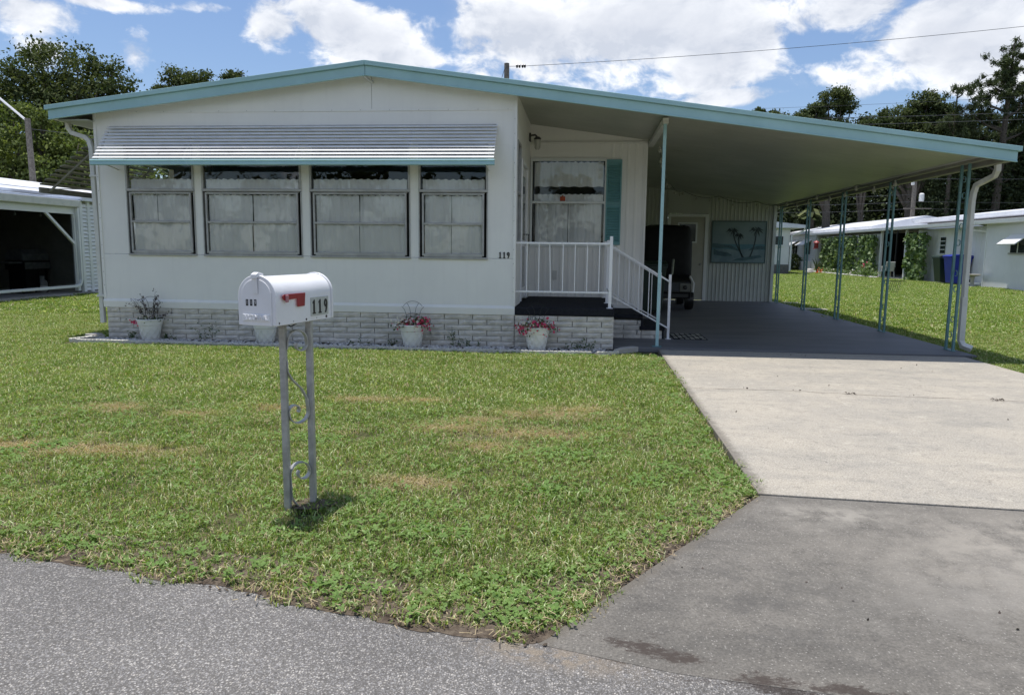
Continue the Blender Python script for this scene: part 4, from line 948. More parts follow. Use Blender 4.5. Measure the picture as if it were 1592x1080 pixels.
def wheelie_bin(name, label, x, y, s, mat, group=None, rot=0, zb=.022, open_=False):
    t_ = thing(name, label, 'bin', (x, y, zb), group)
    M = Matrix.Translation((x, y, zb)) @ Matrix.Rotation(rot, 4, 'Z') @ Matrix.Scale(s, 4)
    body = B().add([(-.23,-.26,.08),(.23,-.26,.08),(.23,.22,.02),(-.23,.22,.02),(-.29,-.36,.98),(.29,-.36,.98),(.29,.36,.98),(-.29,.36,.98)], [(0,3,2,1),(0,1,5,4),(1,2,6,5),(2,3,7,6),(3,0,4,7),(4,5,6,7)]).xf(M)
    obj('body', body, mat, t_, bev=.02); obj('rim', B().box(-.305,.305,-.375,.375,.94,.99).xf(M), mat, t_, bev=.008)
    obj('lid', B().prism([(-.40,.995),(.38,.995),(.38,1.04),(.1,1.09),(-.30,1.06),(-.40,1.02)], 'x', -.31, .31).xf(M), mat, t_, bev=.01)
    obj('handle', B().tube([(-.24,.37,.93),(-.24,.44,.97),(.24,.44,.97),(.24,.37,.93)], .018, 6).xf(M), mat, t_)
    for sx in (-.25, .25): obj('wheel', B().lathe([(.1,-.025),(.12,-.02),(.12,.02),(.1,.025)], 0, 0, 14).xf(M @ Matrix.Translation((sx, .25, .12)) @ Matrix.Rotation(PI/2, 4, 'Y')), 'black_paint', t_)
    return t_
wheelie_bin('wheeled_bin', 'dark green wheeled bin standing in front of the golf cart behind the stair rail', 1.42, 16.3, 1.08, 'bin_green')
# door mat with pierced pattern
mt = thing('door_mat', 'dark patterned rubber mat lying at the foot of the steps', 'mat', (1.7, 12.05, .022))
obj('mat_backing', B().box(1.42, 1.95, 11.62, 12.45, .023, .028), 'black_carpet', mt)
b = B()
for i in range(6):
    for j in range(9):
        if (i*7+j*5) % 4 == 0: continue
        b.cbox(1.47+i*.085, 11.68+j*.09, .031, .058, .062, .005)
obj('mat_pattern', b, 'beam', mt)['kind'] = 'stuff'

# ============================================================ MAILBOX
mc = Vector((-1.573, 3.758, 0)); mb = thing('mailbox', 'white arched mailbox numbered 119 with red flag on a grey scrolled metal post', 'mailbox', (-1.54, 3.75, -.03))
aM = 1.376; MM = Matrix.Translation((mc.x, mc.y, 1.008)) @ Matrix.Rotation(aM, 4, 'Z')   # local +X runs to the back, -Y is the flag side
Lm, Wm, Hm = .53, .205, .245
def arch(w, h, n=14, inset=0):
    r = w/2-inset; zc_ = h-w/2*1.0; pts = [(-r, inset*0), (r, 0)]
    return [(-r, 0), (r, 0)] + [(r*math.cos(PI*i/n), zc_+(w/2-inset)*math.sin(PI*i/n)) for i in range(n+1)]
def M_(name, b, mat, par=mb, **k): return obj(name, b.xf(MM), mat, par, **k)
shell = M_('body', B().prism(arch(Wm, Hm), 'x', -Lm/2+.012, Lm/2-.012), 'mail_white', smooth=True)
M_('rear_rim', B().prism(arch(Wm+.016, Hm+.008), 'x', Lm/2-.016, Lm/2), 'mail_white', smooth=True, bev=.003)
door = M_('door', B().prism(arch(Wm+.016, Hm+.008), 'x', -Lm/2-.012, -Lm/2+.010), 'mail_white', smooth=True, bev=.003)
M_('door_panel', B().prism(arch(Wm-.03, Hm-.012), 'x', -Lm/2-.017, -Lm/2-.0125), 'mail_white', door, bev=.003)
M_('embossed_plate', B().box(-Lm/2-.022, -Lm/2-.0172, -.078, .078, .022, .058), 'mail_white', door, bev=.003)
me = textmesh('U.S.MAIL', .036, .002, .0008, 1.0); place_mesh(me, MM @ Matrix.Translation((-Lm/2-.0235, 0, .040)) @ Matrix.Rotation(-PI/2, 4, 'Z') @ Matrix.Rotation(PI/2, 4, 'X')); me.materials.append(MATS['mail_white']); obj('embossed_letters', me, None, door)
me = textmesh('119', .001, 0); bpy.data.meshes.remove(me)
for i, ch in enumerate('119'):
    yy = .053-i*.024
    M_('number_sticker', B().box(-Lm/2-.0178, -Lm/2-.0172, yy-.007, yy+.007, .099, .131), 'digit_black', door)
    me = textmesh(ch, .028, .0002, .0004, .72); place_mesh(me, MM @ Matrix.Translation((-Lm/2-.0182, yy, .115)) @ Matrix.Rotation(-PI/2, 4, 'Z') @ Matrix.Rotation(PI/2, 4, 'X')); me.materials.append(MATS['sticker_white']); obj('sticker_digit', me, None, door)
lt = M_('latch', B().strip([(-Lm/2-.006, 0, Hm+.002),(-Lm/2-.016,0,Hm+.006),(-Lm/2-.026,0,Hm-.004),(-Lm/2-.024,0,Hm-.03),(-Lm/2-.02,0,Hm-.085)], (0,.028,0), .003), 'mail_white')
M_('latch_catch', B().prism([(-Lm/2-.034,Hm-.012),(-Lm/2-.034,Hm+.012),(-Lm/2-.01,Hm+.022),(-Lm/2+.03,Hm+.014),(-Lm/2+.03,Hm+.004),(-Lm/2-.008,Hm-.002)], 'y', -.016, .016), 'mail_white', lt, bev=.004)
# red flag (lowered) on the -Y side
ys = -Wm/2-.009
fl = M_('flag', B().prism([(-.225,.148),(-.225,.137),(-.208,.124),(-.095,.130),(-.095,.086),(-.030,.086),(-.022,.155),(-.215,.155)], 'y', ys-.004, ys), 'flag_red', bev=.001)
M_('flag_pivot', B().box(-.205, -.182, ys-.012, ys-.002, .114, .152), 'flag_pivot', fl, bev=.004)
for i, ch in enumerate('119'):
    xx = .072+i*.0585
    pl = M_('number_plate', B().box(xx-.0285, xx+.0285, -Wm/2-.0035, -Wm/2-.0005, .024, .124), 'plate_grey')
    me = digitmesh(ch, .076, .036, .0165, .0006); place_mesh(me, MM @ Matrix.Translation((xx, -Wm/2-.0045, .073)) @ Matrix.Rotation(PI/2, 4, 'X')); me.materials.append(MATS['digit_black']); obj('plate_digit', me, None, pl)
for x, r in ((-.245,.006),(-.12,.003),(-.0,.006),(.10,.003),(.2,.008)):
    M_('rivet', B().lathe([(r,0),(r*.8,.003)], 0, 0, 10).xf(Matrix.Translation((x, -Wm/2, .012)) @ Matrix.Rotation(PI/2, 4, 'X')), 'steel' if r < .005 else 'digit_black')
# post: two square uprights with flat-bar scrolls between them
pa, pb = Vector((-1.585, 3.69, 0)), Vector((-1.487, 3.81, 0))
lean = Vector((0.0, 0, 0))
for p in (pa, pb): obj('post_upright', B().tube([(p.x, p.y, -.05), (p.x, p.y, 1.01)], .0230, 4), 'steel', mb, bev=.002)
obj('mounting_plate', B().box(-.17, .17, -.09, .09, -.006, -.001).xf(MM), 'steel', mb)
ud = (pb-pa).normalized(); mid_ = (pa+pb)/2
def U(u, z): return (mid_.x+ud.x*u, mid_.y+ud.y*u, z)
wv = ud.cross(Vector((0,0,1)))*.03
def msc(pts): obj('scroll', B().strip([U(u, z) for u, z in pts], wv, .006), 'steel', mb)
def arc(cu, cz, r0, r1, a0, a1, n=16): return [(cu+math.cos(a0+(a1-a0)*i/n)*(r0+(r1-r0)*i/n), cz+math.sin(a0+(a1-a0)*i/n)*(r0+(r1-r0)*i/n)) for i in range(n+1)]
msc([(-.06,.86)]+arc(.005,.90,.062,.055,PI,0,12)+arc(.02,.88,.042,.022,0,-PI*1.15,12))
msc([(-.062,.80),(-.06,.74),(-.03,.69),(.02,.64),(.052,.58)]+arc(.0,.51,.06,.058,.2,-PI,14)+arc(-.018,.52,.042,.018,PI,.1-PI*.2,12))
msc([(-.06,.03),(-.058,.10)]+arc(.0,.17,.062,.058,PI,0,12)+arc(.014,.17,.045,.024,0,-PI*1.2,12))
msc([(-.062,.10),(-.055,.04),(-.03,.0),(.0,-.03)])
obj('cable_tie', B().tube([(pa.x+.02, pa.y, 1.0), (pa.x+.05, pa.y-.01, .985), (pa.x+.07, pa.y+.02, 1.0)], .004, 5), 'black_paint', mb)
# bare soil round the post foot
b = B(); b.add([(mid_.x+.03+.16*math.cos(a)*(1+.2*math.sin(3*a)), mid_.y+.02+.09*math.sin(a), -.012) for a in [i*PI/8 for i in range(16)]], [tuple(range(16))]); obj('bare_soil_patch', b, 'dirt', kind='structure')

# ============================================================ FLOWER BED: gravel, edging, pots
g = np.random.default_rng(12)
sheet('bed_soil', [(-7.38,9.94),(.15,9.96),(.45,10.40),(-7.0,10.40),(-7.38,10.45)], -.008, 'soil')
v = []; f = []; b = B()
for i in range(1500):
    x = -7.3+7.65*g.random(); y = 9.97+.42*g.random(); r = .012+.02*g.random()
    m = Matrix.Translation((x, y, .0)) @ Matrix.Rotation(g.random()*6, 4, 'Z') @ Matrix.Diagonal((r*1.4, r, r*.7, 1))
    b.add([m @ Vector(p) for p in ((1,0,0),(-1,0,0),(0,1,0),(0,-1,0),(0,0,1),(.5,.6,.5),(-.6,-.4,.6))], [(0,5,4),(5,2,4),(0,2,5),(2,1,4),(1,6,4),(6,3,4),(1,3,6),(3,0,4)])
obj('bed_gravel', b, 'pebble', kind='stuff')
be = thing('bed_edging', 'low scalloped concrete edging strip along the front of the flower bed', 'garden edging', (-3.6, 10.05, 0))
em = []
for q in range(3):
    g2 = random.Random(q); eb = B()
    for i in range(5): x = -.145+i*.058; eb.prism([(x,-.03),(x+.055,-.03),(x+.055,.018+g2.random()*.004),(x+.045,.026),(x+.01,.026),(x,.018)], 'y', -.025, .045)
    m_ = eb.mesh('edging_block'); m_.materials.append(MATS['edging']); em.append(m_)
ne = 26
for i in range(ne): o = obj('edging_block', em[i % 3], None, be, loc=(-7.28+.29*i, 9.925+.004*math.sin(i*2.1), .0+.003*math.sin(i*1.3)))
for i, (x, y, r) in enumerate(((.33,9.98,.35),(.55,10.16,.8),)):
    o = obj('edging_block', em[0], None, be, loc=(x, y, .005)); o.rotation_euler.z = r
for i, (x, y, r) in enumerate(((-7.44,10.05,1.2),(-7.38,10.30,1.3))):
    o = obj('edging_block', em[1], None, be, loc=(x, y, .012)); o.rotation_euler.z = r
tag(obj('loose_stone', B().prism([(.42,10.05),(.52,10.07),(.78,10.36),(.70,10.44),(.52,10.28)], 'z', -.02, .055), 'sand_tile', bev=.01), 'flat pale stone at the right end of the flower bed', 'stone')
tag(obj('loose_stone', B().prism([(-7.55,10.30),(-7.40,10.26),(-7.33,10.42),(-7.50,10.47)], 'z', -.02, .06), 'sand_tile', bev=.012), 'pale stone at the left corner of the flower bed', 'stone')

def pot_mesh():
    b = B(); prof = [(.115,0),(.12,.01),(.165,.225),(.165,.232),(.178,.238),(.188,.30),(.198,.305),(.200,.325),(.190,.33),(.175,.325),(.170,.27)]
    b.lathe(prof, 0, 0, 28); return b
def potted(label, x, y, kind, seed, s=1.0):
    t_ = thing('flower_pot', label, 'flower pot', (x, y, .0), 'white lattice pots along the brick skirting')
    M = Matrix.Translation((x, y, 0)) @ Matrix.Scale(s, 4)
    obj('pot', pot_mesh().xf(M), 'pot', t_, smooth=True)
    b = B()
    for sgn in (-1, 1):
        for k in range(10):
            a0 = k*2*PI/10; pts = []
            for i in range(7):
                s_ = i/6; z = .02+.195*s_; r = .121+(.163-.121)*((z)/.225)+.003; a = a0+sgn*s_*1.05
                pts.append((r*math.cos(a), r*math.sin(a), z))
            b.tube(pts, .0045, 4)
    obj('lattice_relief', b.xf(M), 'pot', t_)
    obj('soil', B().lathe([(.165,.26),(.165,.275)], 0, 0, 16).xf(M), 'soil', t_)
    g = np.random.default_rng(seed); top = .28*s
    # wire trellis fan
    if kind != 'hidden':
        hx = .42 if kind != 'low' else .36; b = B(); yk = y+.05
        zt_ = top+hx
        for sx in (-1, 1):
            b.tube([(x+sx*.095, yk, top-.05), (x+sx*.095, yk, top+.17), (x+sx*.12, yk, top+.25), (x+sx*.165, yk, top+.30)], .003, 5)
            b.tube([(x+sx*.032, yk, top-.05), (x+sx*.032, yk, top+.20), (x+sx*.05, yk, top+.29), (x+sx*.085, yk, top+.345)], .003, 5)
        b.tube([(x+.165*math.sin(a), yk, top+.215+.165*math.cos(a)*.98) for a in [-1.03+2.06*i/12 for i in range(13)]], .003, 5)
        b.tube([(x-.095+.19*i/8, yk, top+.17+.035*math.sin(PI*i/8)) for i in range(9)], .003, 5)
        obj('wire_trellis', b, 'wire_black', t_)
    c0 = np.array([x, y-.02, top])
    if kind == 'bushy' or kind == 'full':
        n = 600; P = c0+g.normal(size=(n, 3))*np.array([.10, .07, .045])+[0, 0, .05]; leaves('foliage', P, n, .045, 'pot_leaf', t_, seed=seed)
        n = 210 if kind == 'bushy' else 300; P = c0+g.normal(size=(n, 3))*np.array([.12, .06, .045])+[0, -.05, .055]; 
        if kind == 'full': P[:60] += [-.09, 0, -.03]
        else: P[:50] += [.12, 0, -.02]
        leaves('pink_flowers', P, n, .042, 'petal_pink', t_, aspect=.95, seed=seed+1)
        n = 130; P = c0+g.normal(size=(n, 3))*np.array([.11, .05, .04])+[-.04, -.07, .075]; leaves('white_flowers', P, n, .040, 'petal_white', t_, aspect=.9, seed=seed+2)
        b = B()
        for k in range(9):
            a = (g.random()-.5)*1.6; l = .10+.09*g.random(); xx = x+(g.random()-.5)*.1
            b.tube([(xx, y, top), (xx+math.sin(a)*l*.5, y-.02, top+l*.8), (xx+math.sin(a)*l, y-.03, top+l)], [.004, .003, .001], 4)
        obj('spiky_leaves', b, 'pot_leaf', t_)
    if kind == 'twiggy':
        n = 170; P = c0+g.normal(size=(n, 3))*np.array([.10, .06, .03])+[0, 0, .03]; leaves('foliage', P, n, .035, 'pot_leaf', t_, seed=seed)
        n = 36; P = c0+g.normal(size=(n, 3))*np.array([.04, .03, .02])+[-.17, -.04, .0]; leaves('pink_flowers', P, n, .045, 'petal_pink', t_, aspect=.9, seed=seed+1)
        n = 26; P = c0+g.normal(size=(n, 3))*np.array([.06, .03, .02])+[.0, -.04, .07]; leaves('white_flowers', P, n, .030, 'petal_white', t_, aspect=.9, seed=seed+2)
        b = B(); LP = []
        for k in range(17):
            a = -1.05+2.1*k/16+g.normal()*.12; l = .26+.24*g.random(); p = Vector((x+g.normal()*.03, y, top)); pts = [p.copy()]
            for q in range(6):
                a2 = a+g.normal()*.22; p = p+Vector((math.sin(a2)*l/6, g.normal()*.012, math.cos(a2)*l/6)); pts.append(p.copy())
                if q > 1:
                    for _ in range(4): LP.append(p+Vector(g.normal(size=3)*.016))
            b.tube(pts, [.0035, .003, .003, .0025, .002, .002, .0015], 4)
        obj('stems', b, 'dead_leaf', t_); leaves('dry_leaves', np.array(LP), len(LP), .030, 'dead_leaf', t_, seed=seed+5)
    return t_
potted('white lattice pot with a bare twiggy plant, at the left end of the brick skirting', -6.47, 10.27, 'twiggy', 31, .95)
potted('white lattice pot half hidden behind the mailbox post', -4.66, 10.24, 'hidden', 32, .93)
potted('white lattice pot of pink flowers with a fan shaped wire trellis, below the third window', -2.46, 10.24, 'bushy', 33, .97)
potted('white lattice pot overflowing with pink and white flowers, in front of the porch', -.66, 10.24, 'full', 34, .98)
# weeds rooted along the skirting and in the driveway crack
g = np.random.default_rng(9); LP = []; b = B()
for (cx, k, hh) in ((-5.6,6,.26),(-6.2,6,.09),(-6.8,5,.09),(-1.85,6,.2),(-1.6,3,.12),(-2.75,4,.09),(.1,5,.14),(-.1,4,.1),(-3.3,3,.06)):
    for i in range(k):
        p = Vector((cx+g.normal()*.08, 10.33+g.normal()*.03, 0)); pts = [p.copy()]; a = g.normal()*.5; l = hh*(.4+.8*g.random())
        for q in range(5):
            p = p+Vector((math.sin(a+g.normal()*.3)*l/5, g.normal()*.008, math.cos(a)*l/5)); pts.append(p.copy())
            for _ in range(3): LP.append(p+Vector(g.normal(size=3)*.014))
        b.tube(pts, .0018, 4)
LP = np.array(LP); LP[:, 1] = np.minimum(LP[:, 1], 10.375); LP[:, 2] = np.maximum(LP[:, 2], .008)
o = leaves('creeping_weeds', LP, len(LP), .032, 'pot_leaf', seed=8, kind='stuff')
LP = np.array([[x+g.normal()*.035, y+g.normal()*.012, .008+abs(g.normal())*.008] for (x, y, k) in ((2.68,7.48,16),(1.7,7.58,5),(4.0,7.36,26),(3.3,7.43,4),(2.2,7.55,4)) for _ in range(k)])
leaves('crack_weeds', LP, len(LP), .022, 'dead_leaf', seed=18, kind='stuff')
for i, (x, y, lb) in enumerate(((5.95,21.2,'pale square stepping stone by the back corner of the carport'),(5.72,19.0,'pale stepping stone in the grass beside the fourth carport post'))):
    tag(obj('stepping_stone', B().box(x-.35, x+.35, y-.2, y+.2, -.04, .012), 'sand_tile', bev=.01), lb, 'stepping stone')

# ============================================================ LEFT NEIGHBOUR
nb = thing('neighbour_house', 'white neighbouring house at the left edge with a dark open porch and metal roof', 'house', (-15, 18, 0))
def Nn(name, b, mat, **k): return obj(name, b, mat, nb, **k)
NX = -14.3
Nn('porch_gutter', B().prism([(NX,2.42),(NX+.12,2.44),(NX+.14,2.62),(NX,2.62)], 'y', 8.0, 19.52), 'gutter_white', bev=.008)
Nn('porch_roof', B().prism([(NX+.06,2.63),(NX+.06,2.67),(-17.0,2.93),(-17.0,2.85)], 'y', 8.0, 19.6), 'roof_blue')
Nn('roof', B().prism([(-16.3,2.88),(-16.3,2.96),(-19.2,3.55),(-22.2,2.96),(-22.2,2.88)], 'y', 8.0, 30), 'roof_white')
Nn('roof_seams', B().box(-17.0, -16.97, 8.0, 30, 2.98, 3.13), 'roof_white')
Nn('porch_beam', B().box(NX-.12, NX-.02, 8, 19.5, 2.24, 2.42), 'white_trim')
Nn('porch_post', B().box(NX-.10, NX, 19.38, 19.5, .1, 2.24), 'white_trim'); 
Nn('porch_post', B().box(NX-.10, NX, 13.6, 13.72, .1, 2.24), 'white_trim')
Nn('porch_brace', B().tube([(NX-.05,18.35,2.25),(NX-.05,19.4,1.42)], .05, 4), 'white_trim')
Nn('downspout', B().tube([(NX+.06,19.46,2.42),(NX+.06,19.46,.42),(NX+.06,19.38,.27),(NX+.06,19.2,.24),(NX+.06,10.0,.20)], .05, 4), 'white_trim', bev=.006)
Nn('porch_floor', B().box(-17, NX+.05, 8, 19.7, -.04, .05), 'sand_tile')
Nn('back_wall', B().box(-17.2, -17.0, 8, 22.5, 0, 2.85), 'beam')  # back wall, end wall and ceiling: porch shade put into darker colours
Nn('end_wall', B().box(-17.0, NX-.14, 19.62, 19.7, 0, 2.6), 'beam')
Nn('screen_panel', B().box(NX-.07, NX-.065, 13.72, 19.38, .3, 2.24), 'insect_screen'); Nn('screen_panel', B().box(NX-.07, NX-.065, 8.0, 13.6, .3, 2.24), 'insect_screen')
Nn('porch_ceiling', B().box(-16.98, NX-.13, 8, 19.6, 2.50, 2.54), 'dark_interior')
for y0, y1 in ((17.2,18.6),(18.8,20.0),(20.2,21.35),(21.6,22.4),(15.6,16.9)):
    w = Nn('window', B().box(-16.999, -16.97, y0, y1, .35, 2.42), 'far_glass'); obj('rail', B().box(-16.97, -16.95, y0, y1, 1.38, 1.45), 'white_trim', w)
# sided wall beside the porch
Nn('sided_wall_core', B().box(-15.5, NX-.02, 19.71, 26, 0, 2.62), 'beam')
for i in range(23): Nn('siding_board', B().prism([(NX-.018,.1+i*.107),(NX+.022,.1+i*.107),(NX-.008,.1+(i+1)*.107-.016),(NX-.018,.1+(i+1)*.107-.016)], 'y', 19.72, 26), 'white_trim')
Nn('corner_board', B().box(NX-.02, NX+.035, 19.92, 20.03, .02, 2.62), 'white_trim'); Nn('corner_board', B().box(NX-.06, NX+.03, 19.60, 19.71, .02, 2.62), 'white_trim')
Nn('eave', B().box(-15.6, NX+.14, 19.6, 26, 2.625, 2.78), 'roof_white'); Nn('footing', B().box(NX-.0, NX+.35, 19.6, 21.5, -.04, .06), 'sand_tile')
for i, (y, lb) in enumerate(((16.7, 'l'), (17.6, 'm'), (18.5, 'r'))):
    Nn('pendant_bulb', B().lathe([(.008,.12),(.01,.06),(.035,.03),(.035,-.01),(.01,-.03)], NX-.3, y, 8, 2.15), 'lamp_glass')
gr = thing('barbecue_grill', 'closed gas barbecue grill with steel lid on the neighbour porch', 'grill', (-15.6, 19.0, .05))
gx, gy = -15.45, 19.1
obj('lid', B().prism([(gx-.28,.95),(gx-.28,1.10),(gx-.15,1.24),(gx+.12,1.26),(gx+.27,1.12),(gx+.27,.95)], 'y', gy-.62, gy+.35), 'grill_metal', gr, bev=.02)
obj('firebox', B().box(gx-.28, gx+.28, gy-.62, gy+.35, .70, .945), 'black_paint', gr); obj('control_panel', B().box(gx+.28, gx+.31, gy-.6, gy+.33, .72, .9), 'grill_metal', gr)
obj('side_shelf', B().box(gx-.25, gx+.25, gy-1.1, gy-.63, .88, .92), 'grill_metal', gr); obj('cabinet', B().box(gx-.25, gx+.25, gy-.55, gy-.05, .1, .70), 'black_paint', gr)
for yy in (gy-.6, gy+.3): obj('leg', B().box(gx-.2, gx-.15, yy, yy+.04, .05, .7).box(gx+.15, gx+.2, yy, yy+.04, .05, .7), 'black_paint', gr)
tk = thing('propane_tank', 'white propane tank standing under the barbecue grill', 'gas tank', (gx+.2, gy+.12, .05))
obj('body', B().lathe([(.10,0),(.15,.04),(.155,.1),(.155,.25),(.13,.32),(.05,.35)], gx+.15, gy+.13, 16, .06), 'plastic_white', tk, smooth=True); obj('collar', B().lathe([(.08,.33),(.085,.45)], gx+.15, gy+.13, 12, .06), 'plastic_white', tk)
fc = thing('folding_chair', 'dark folding chair leaning in the shade of the neighbour porch', 'chair', (-15.3, 17.3, .05))
obj('seat', B().box(-15.6, -15.15, 17.0, 17.5, .45, .5), 'black_cloth', fc); obj('backrest', B().prism([(-15.6,.5),(-15.75,1.05),(-15.71,1.06),(-15.55,.5)], 'y', 17.0, 17.5), 'black_cloth', fc)
for (a, c_) in ((-15.58,17.03),(-15.2,17.03),(-15.58,17.46),(-15.2,17.46)): obj('leg', B().tube([(a, c_, .05), (a+.03, c_, .45)], .014, 6), 'grill_metal', fc)

# ============================================================ RIGHT NEIGHBOURS
rn = thing('right_house', 'white bungalow at the right with metal roofline and small awning window', 'house', (19, 33, 0))
def Rn(name, b, mat, **k): return obj(name, b, mat, rn, **k)
RX = 17.6
Rn('front_wall', B().box(RX, 26, 24, 34.45, -.05, 2.76), 'neighbour_white')
Rn('shed_wall', B().box(RX+.35, 26, 34.45, 42.0, -.05, 2.70), 'neighbour_white')
b = B()
for i in range(16): b.box(RX+.338, RX+.352, 34.6+i*.46, 34.62+i*.46, 0, 2.68)
Rn('panel_joints', b, 'white_trim')
Rn('corner_trim', B().box(RX-.02, RX+.03, 34.40, 34.47, -.05, 2.74), 'white_trim')
Rn('gutter', B().prism([(RX-.25,2.72),(RX-.38,2.74),(RX-.40,2.90),(RX-.25,2.90)], 'y', 24, 59.3), 'bright_white', bev=.008)
Rn('lower_roof', B().prism([(RX-.26,2.82),(RX-.26,2.90),(RX+3.2,3.08),(RX+3.2,3.0)], 'y', 24, 59.3), 'roof_white')
Rn('upper_roof', B().prism([(RX+.7,3.08),(RX+.55,3.12),(RX+.55,3.28),(RX+.7,3.30),(RX+4.5,3.75),(RX+4.5,3.2)], 'y', 24, 43.0), 'roof_white')
Rn('clerestory', B().box(RX+1.0, RX+1.05, 24, 42.5, 2.95, 3.2), 'beam')
Rn('downspout', B().tube([(RX-.3,36.2,2.74),(RX-.2,35.6,2.55),(RX+.26,34.75,2.42),(RX+.27,34.72,2.2),(RX+.27,34.72,.25),(RX+.2,35.0,.12),(RX+.1,36.2,.08)], .05, 4), 'bright_white')
w = Rn('window', B().box(RX-.02, RX+.01, 31.5, 32.5, 1.50, 2.2), 'far_glass'); obj('sill', B().box(RX-.05, RX, 31.4, 32.6, 1.44, 1.5), 'beam', w); obj('mullion', B().box(RX-.03, RX-.02, 31.95, 32.0, 1.5, 2.0), 'white_trim', w)
Rn('window_awning', B().prism([(RX-.01,2.24),(RX-.02,2.2),(RX-.52,1.82),(RX-.54,1.86)], 'y', 31.3, 32.6), 'bright_white')
w = Rn('louvred_window', B().box(RX+.32, RX+.345, 38.85, 39.35, 1.42, 2.25), 'far_glass')
for k in range(4): obj('louvre', B().box(RX+.29, RX+.318, 38.83, 39.37, 1.42+k*.21, 1.45+k*.21), 'white_trim', w)
# carport part behind the vines
Rn('carport_back_wall', B().box(RX+3.6, RX+3.7, 42, 59, 0, 2.8), 'dark_interior'); Rn('carport_side_wall', B().box(RX+.35, RX+3.6, 42.0, 42.1, 0, 2.7), 'dark_interior')
Rn('carport_floor', B().box(RX-.1, RX+3.6, 42.1, 59, -.04, .03), 'sand_tile')
for y in (58.2, 42.6, 46.0): Rn('carport_post', B().box(RX-.02, RX+.10, y, y+.12, 0, 2.72), 'white_trim')
Rn('carport_post', B().box(RX-.02, RX+.05, 43.8, 43.9, 0, 2.72), 'black_paint')
Rn('lattice_panel', B().box(RX+.10, RX+.14, 46.3, 56.5, 0.1, 2.6), 'white_trim')
# vine curtains on the carport: each a plant
g = np.random.default_rng(3)
def vine(label, y0, y1, seed, dens_=420, holes=()):
    g = np.random.default_rng(seed); n = int((y1-y0)*dens_); Y = y0+(y1-y0)*g.random(n); Z = .05+2.45*g.random(n)
    cl = .5+.5*np.sin(Y*3.1+seed)*np.sin(Z*4.3+Y)
    keep = g.random(n) < .45+.55*cl
    Y, Z = Y[keep], Z[keep]; P = np.stack([17.6-.05-.22*g.random(len(Y))-.12*cl[keep], Y, Z], 1)
    t_ = thing('climbing_vine', label, 'climbing plant', (17.5, (y0+y1)/2, 0), 'vines on the neighbour carport')
    leaves('foliage', P, len(P), .24, 'trellis_leaf', t_, aspect=.8, seed=seed, nrm=np.array([-1., -.2, .3]))
    b = B()
    for k in range(max(2, int((y1-y0)))):
        yy = y0+.3+k*.9
        b.tube([(17.52, yy, 0), (17.5, yy+.1, 1.2), (17.52, yy-.1, 2.5)], .02, 5)
    obj('stem', b, 'bark', t_)
vine('leftmost green vine curtain covering the far end of the neighbour carport', 52.6, 56.4, 1)
vine('narrow green vine column second from the left on the neighbour carport', 49.6, 51.9, 2)
vine('green vine column just left of the dark carport opening', 46.4, 49.0, 3)
vine('broad green vine column right of the dark carport opening beside the shed wall', 39.7, 42.0, 4)
# low flowers along the vines
P = np.stack([17.0+g.normal(size=700)*.12, 44.5+12*g.random(700), .05+.28*g.random(700)], 1); leaves('bed_flowers', P, 700, .16, 'trellis_leaf', kind='stuff', seed=71)
P = np.stack([16.95+g.normal(size=60)*.08, 44.5+11*g.random(60), .12+.25*g.random(60)], 1); leaves('bed_blossoms', P, 60, .12, 'petal_white', kind='stuff', seed=72)
rb = thing('flowering_shrub', 'small green shrub with red blossoms at the foot of the vine', 'shrub', (17.0, 46.2, 0)); P = np.array([16.9, 46.2, .35])+g.normal(size=(260, 3))*[.25, .45, .22]; leaves('foliage', P, 260, .16, 'trellis_leaf', rb, seed=73); P = np.array([16.7, 45.9, .75])+g.normal(size=(9, 3))*[.08, .1, .09]; leaves('red_blossoms', P, 9, .12, 'petal_pink', rb, seed=74)
b = B()
for i in range(40): b.lathe([(.1,0),(.12,.05),(.05,.09)], 16.8+.1*math.sin(i*5), 44.4+i*.31, 6)
obj('border_stones', b, 'pebble', kind='stuff')
tag(obj('patio_path', B().box(14.0, 17.3, 50.5, 53.5, -.045, .0), 'sand_tile'), 'pale concrete path between the two far houses', 'path')
wheelie_bin('wheeled_bin', 'dark green wheeled bin against the neighbour white shed wall', 17.45, 37.6, 1.28, 'bin_green', rot=-PI/2, zb=-.02)
wheelie_bin('wheeled_bin', 'bright blue wheeled bin against the neighbour white shed wall', 17.45, 36.45, 1.32, 'bin_blue', rot=-PI/2, zb=-.02)
tag(obj('bin_slab', B().box(16.9, 17.94, 35.2, 38.3, -.045, -.018), 'sand_tile'), 'pale slab beneath the green and blue bins', 'slab')
bbth = thing('bird_bath', 'low grey pedestal bird bath at the corner of the white wall', 'bird bath', (17.2, 33.6, 0))
obj('bowl', B().lathe([(.05,.44),(.28,.49),(.33,.54),(.31,.545),(.1,.50)], 17.1, 34.3, 16), 'sand_tile', bbth, smooth=True); obj('pedestal', B().lathe([(.17,-.05),(.16,.02),(.08,.08),(.07,.3),(.10,.44)], 17.1, 34.3, 12), 'sand_tile', bbth, smooth=True)
ch = thing('garden_chair', 'white plastic garden chair in the neighbour carport opening', 'chair', (17.2, 43.6, 0))
cx_, cy_ = 17.1, 43.5
obj('seat', B().box(cx_-.25, cx_+.25, cy_-.25, cy_+.25, .42, .46), 'plastic_white', ch, bev=.01); obj('backrest', B().prism([(cy_-.25,.46),(cy_-.38,.95),(cy_-.34,.96),(cy_-.20,.46)], 'x', cx_-.24, cx_+.24), 'plastic_white', ch, bev=.01)
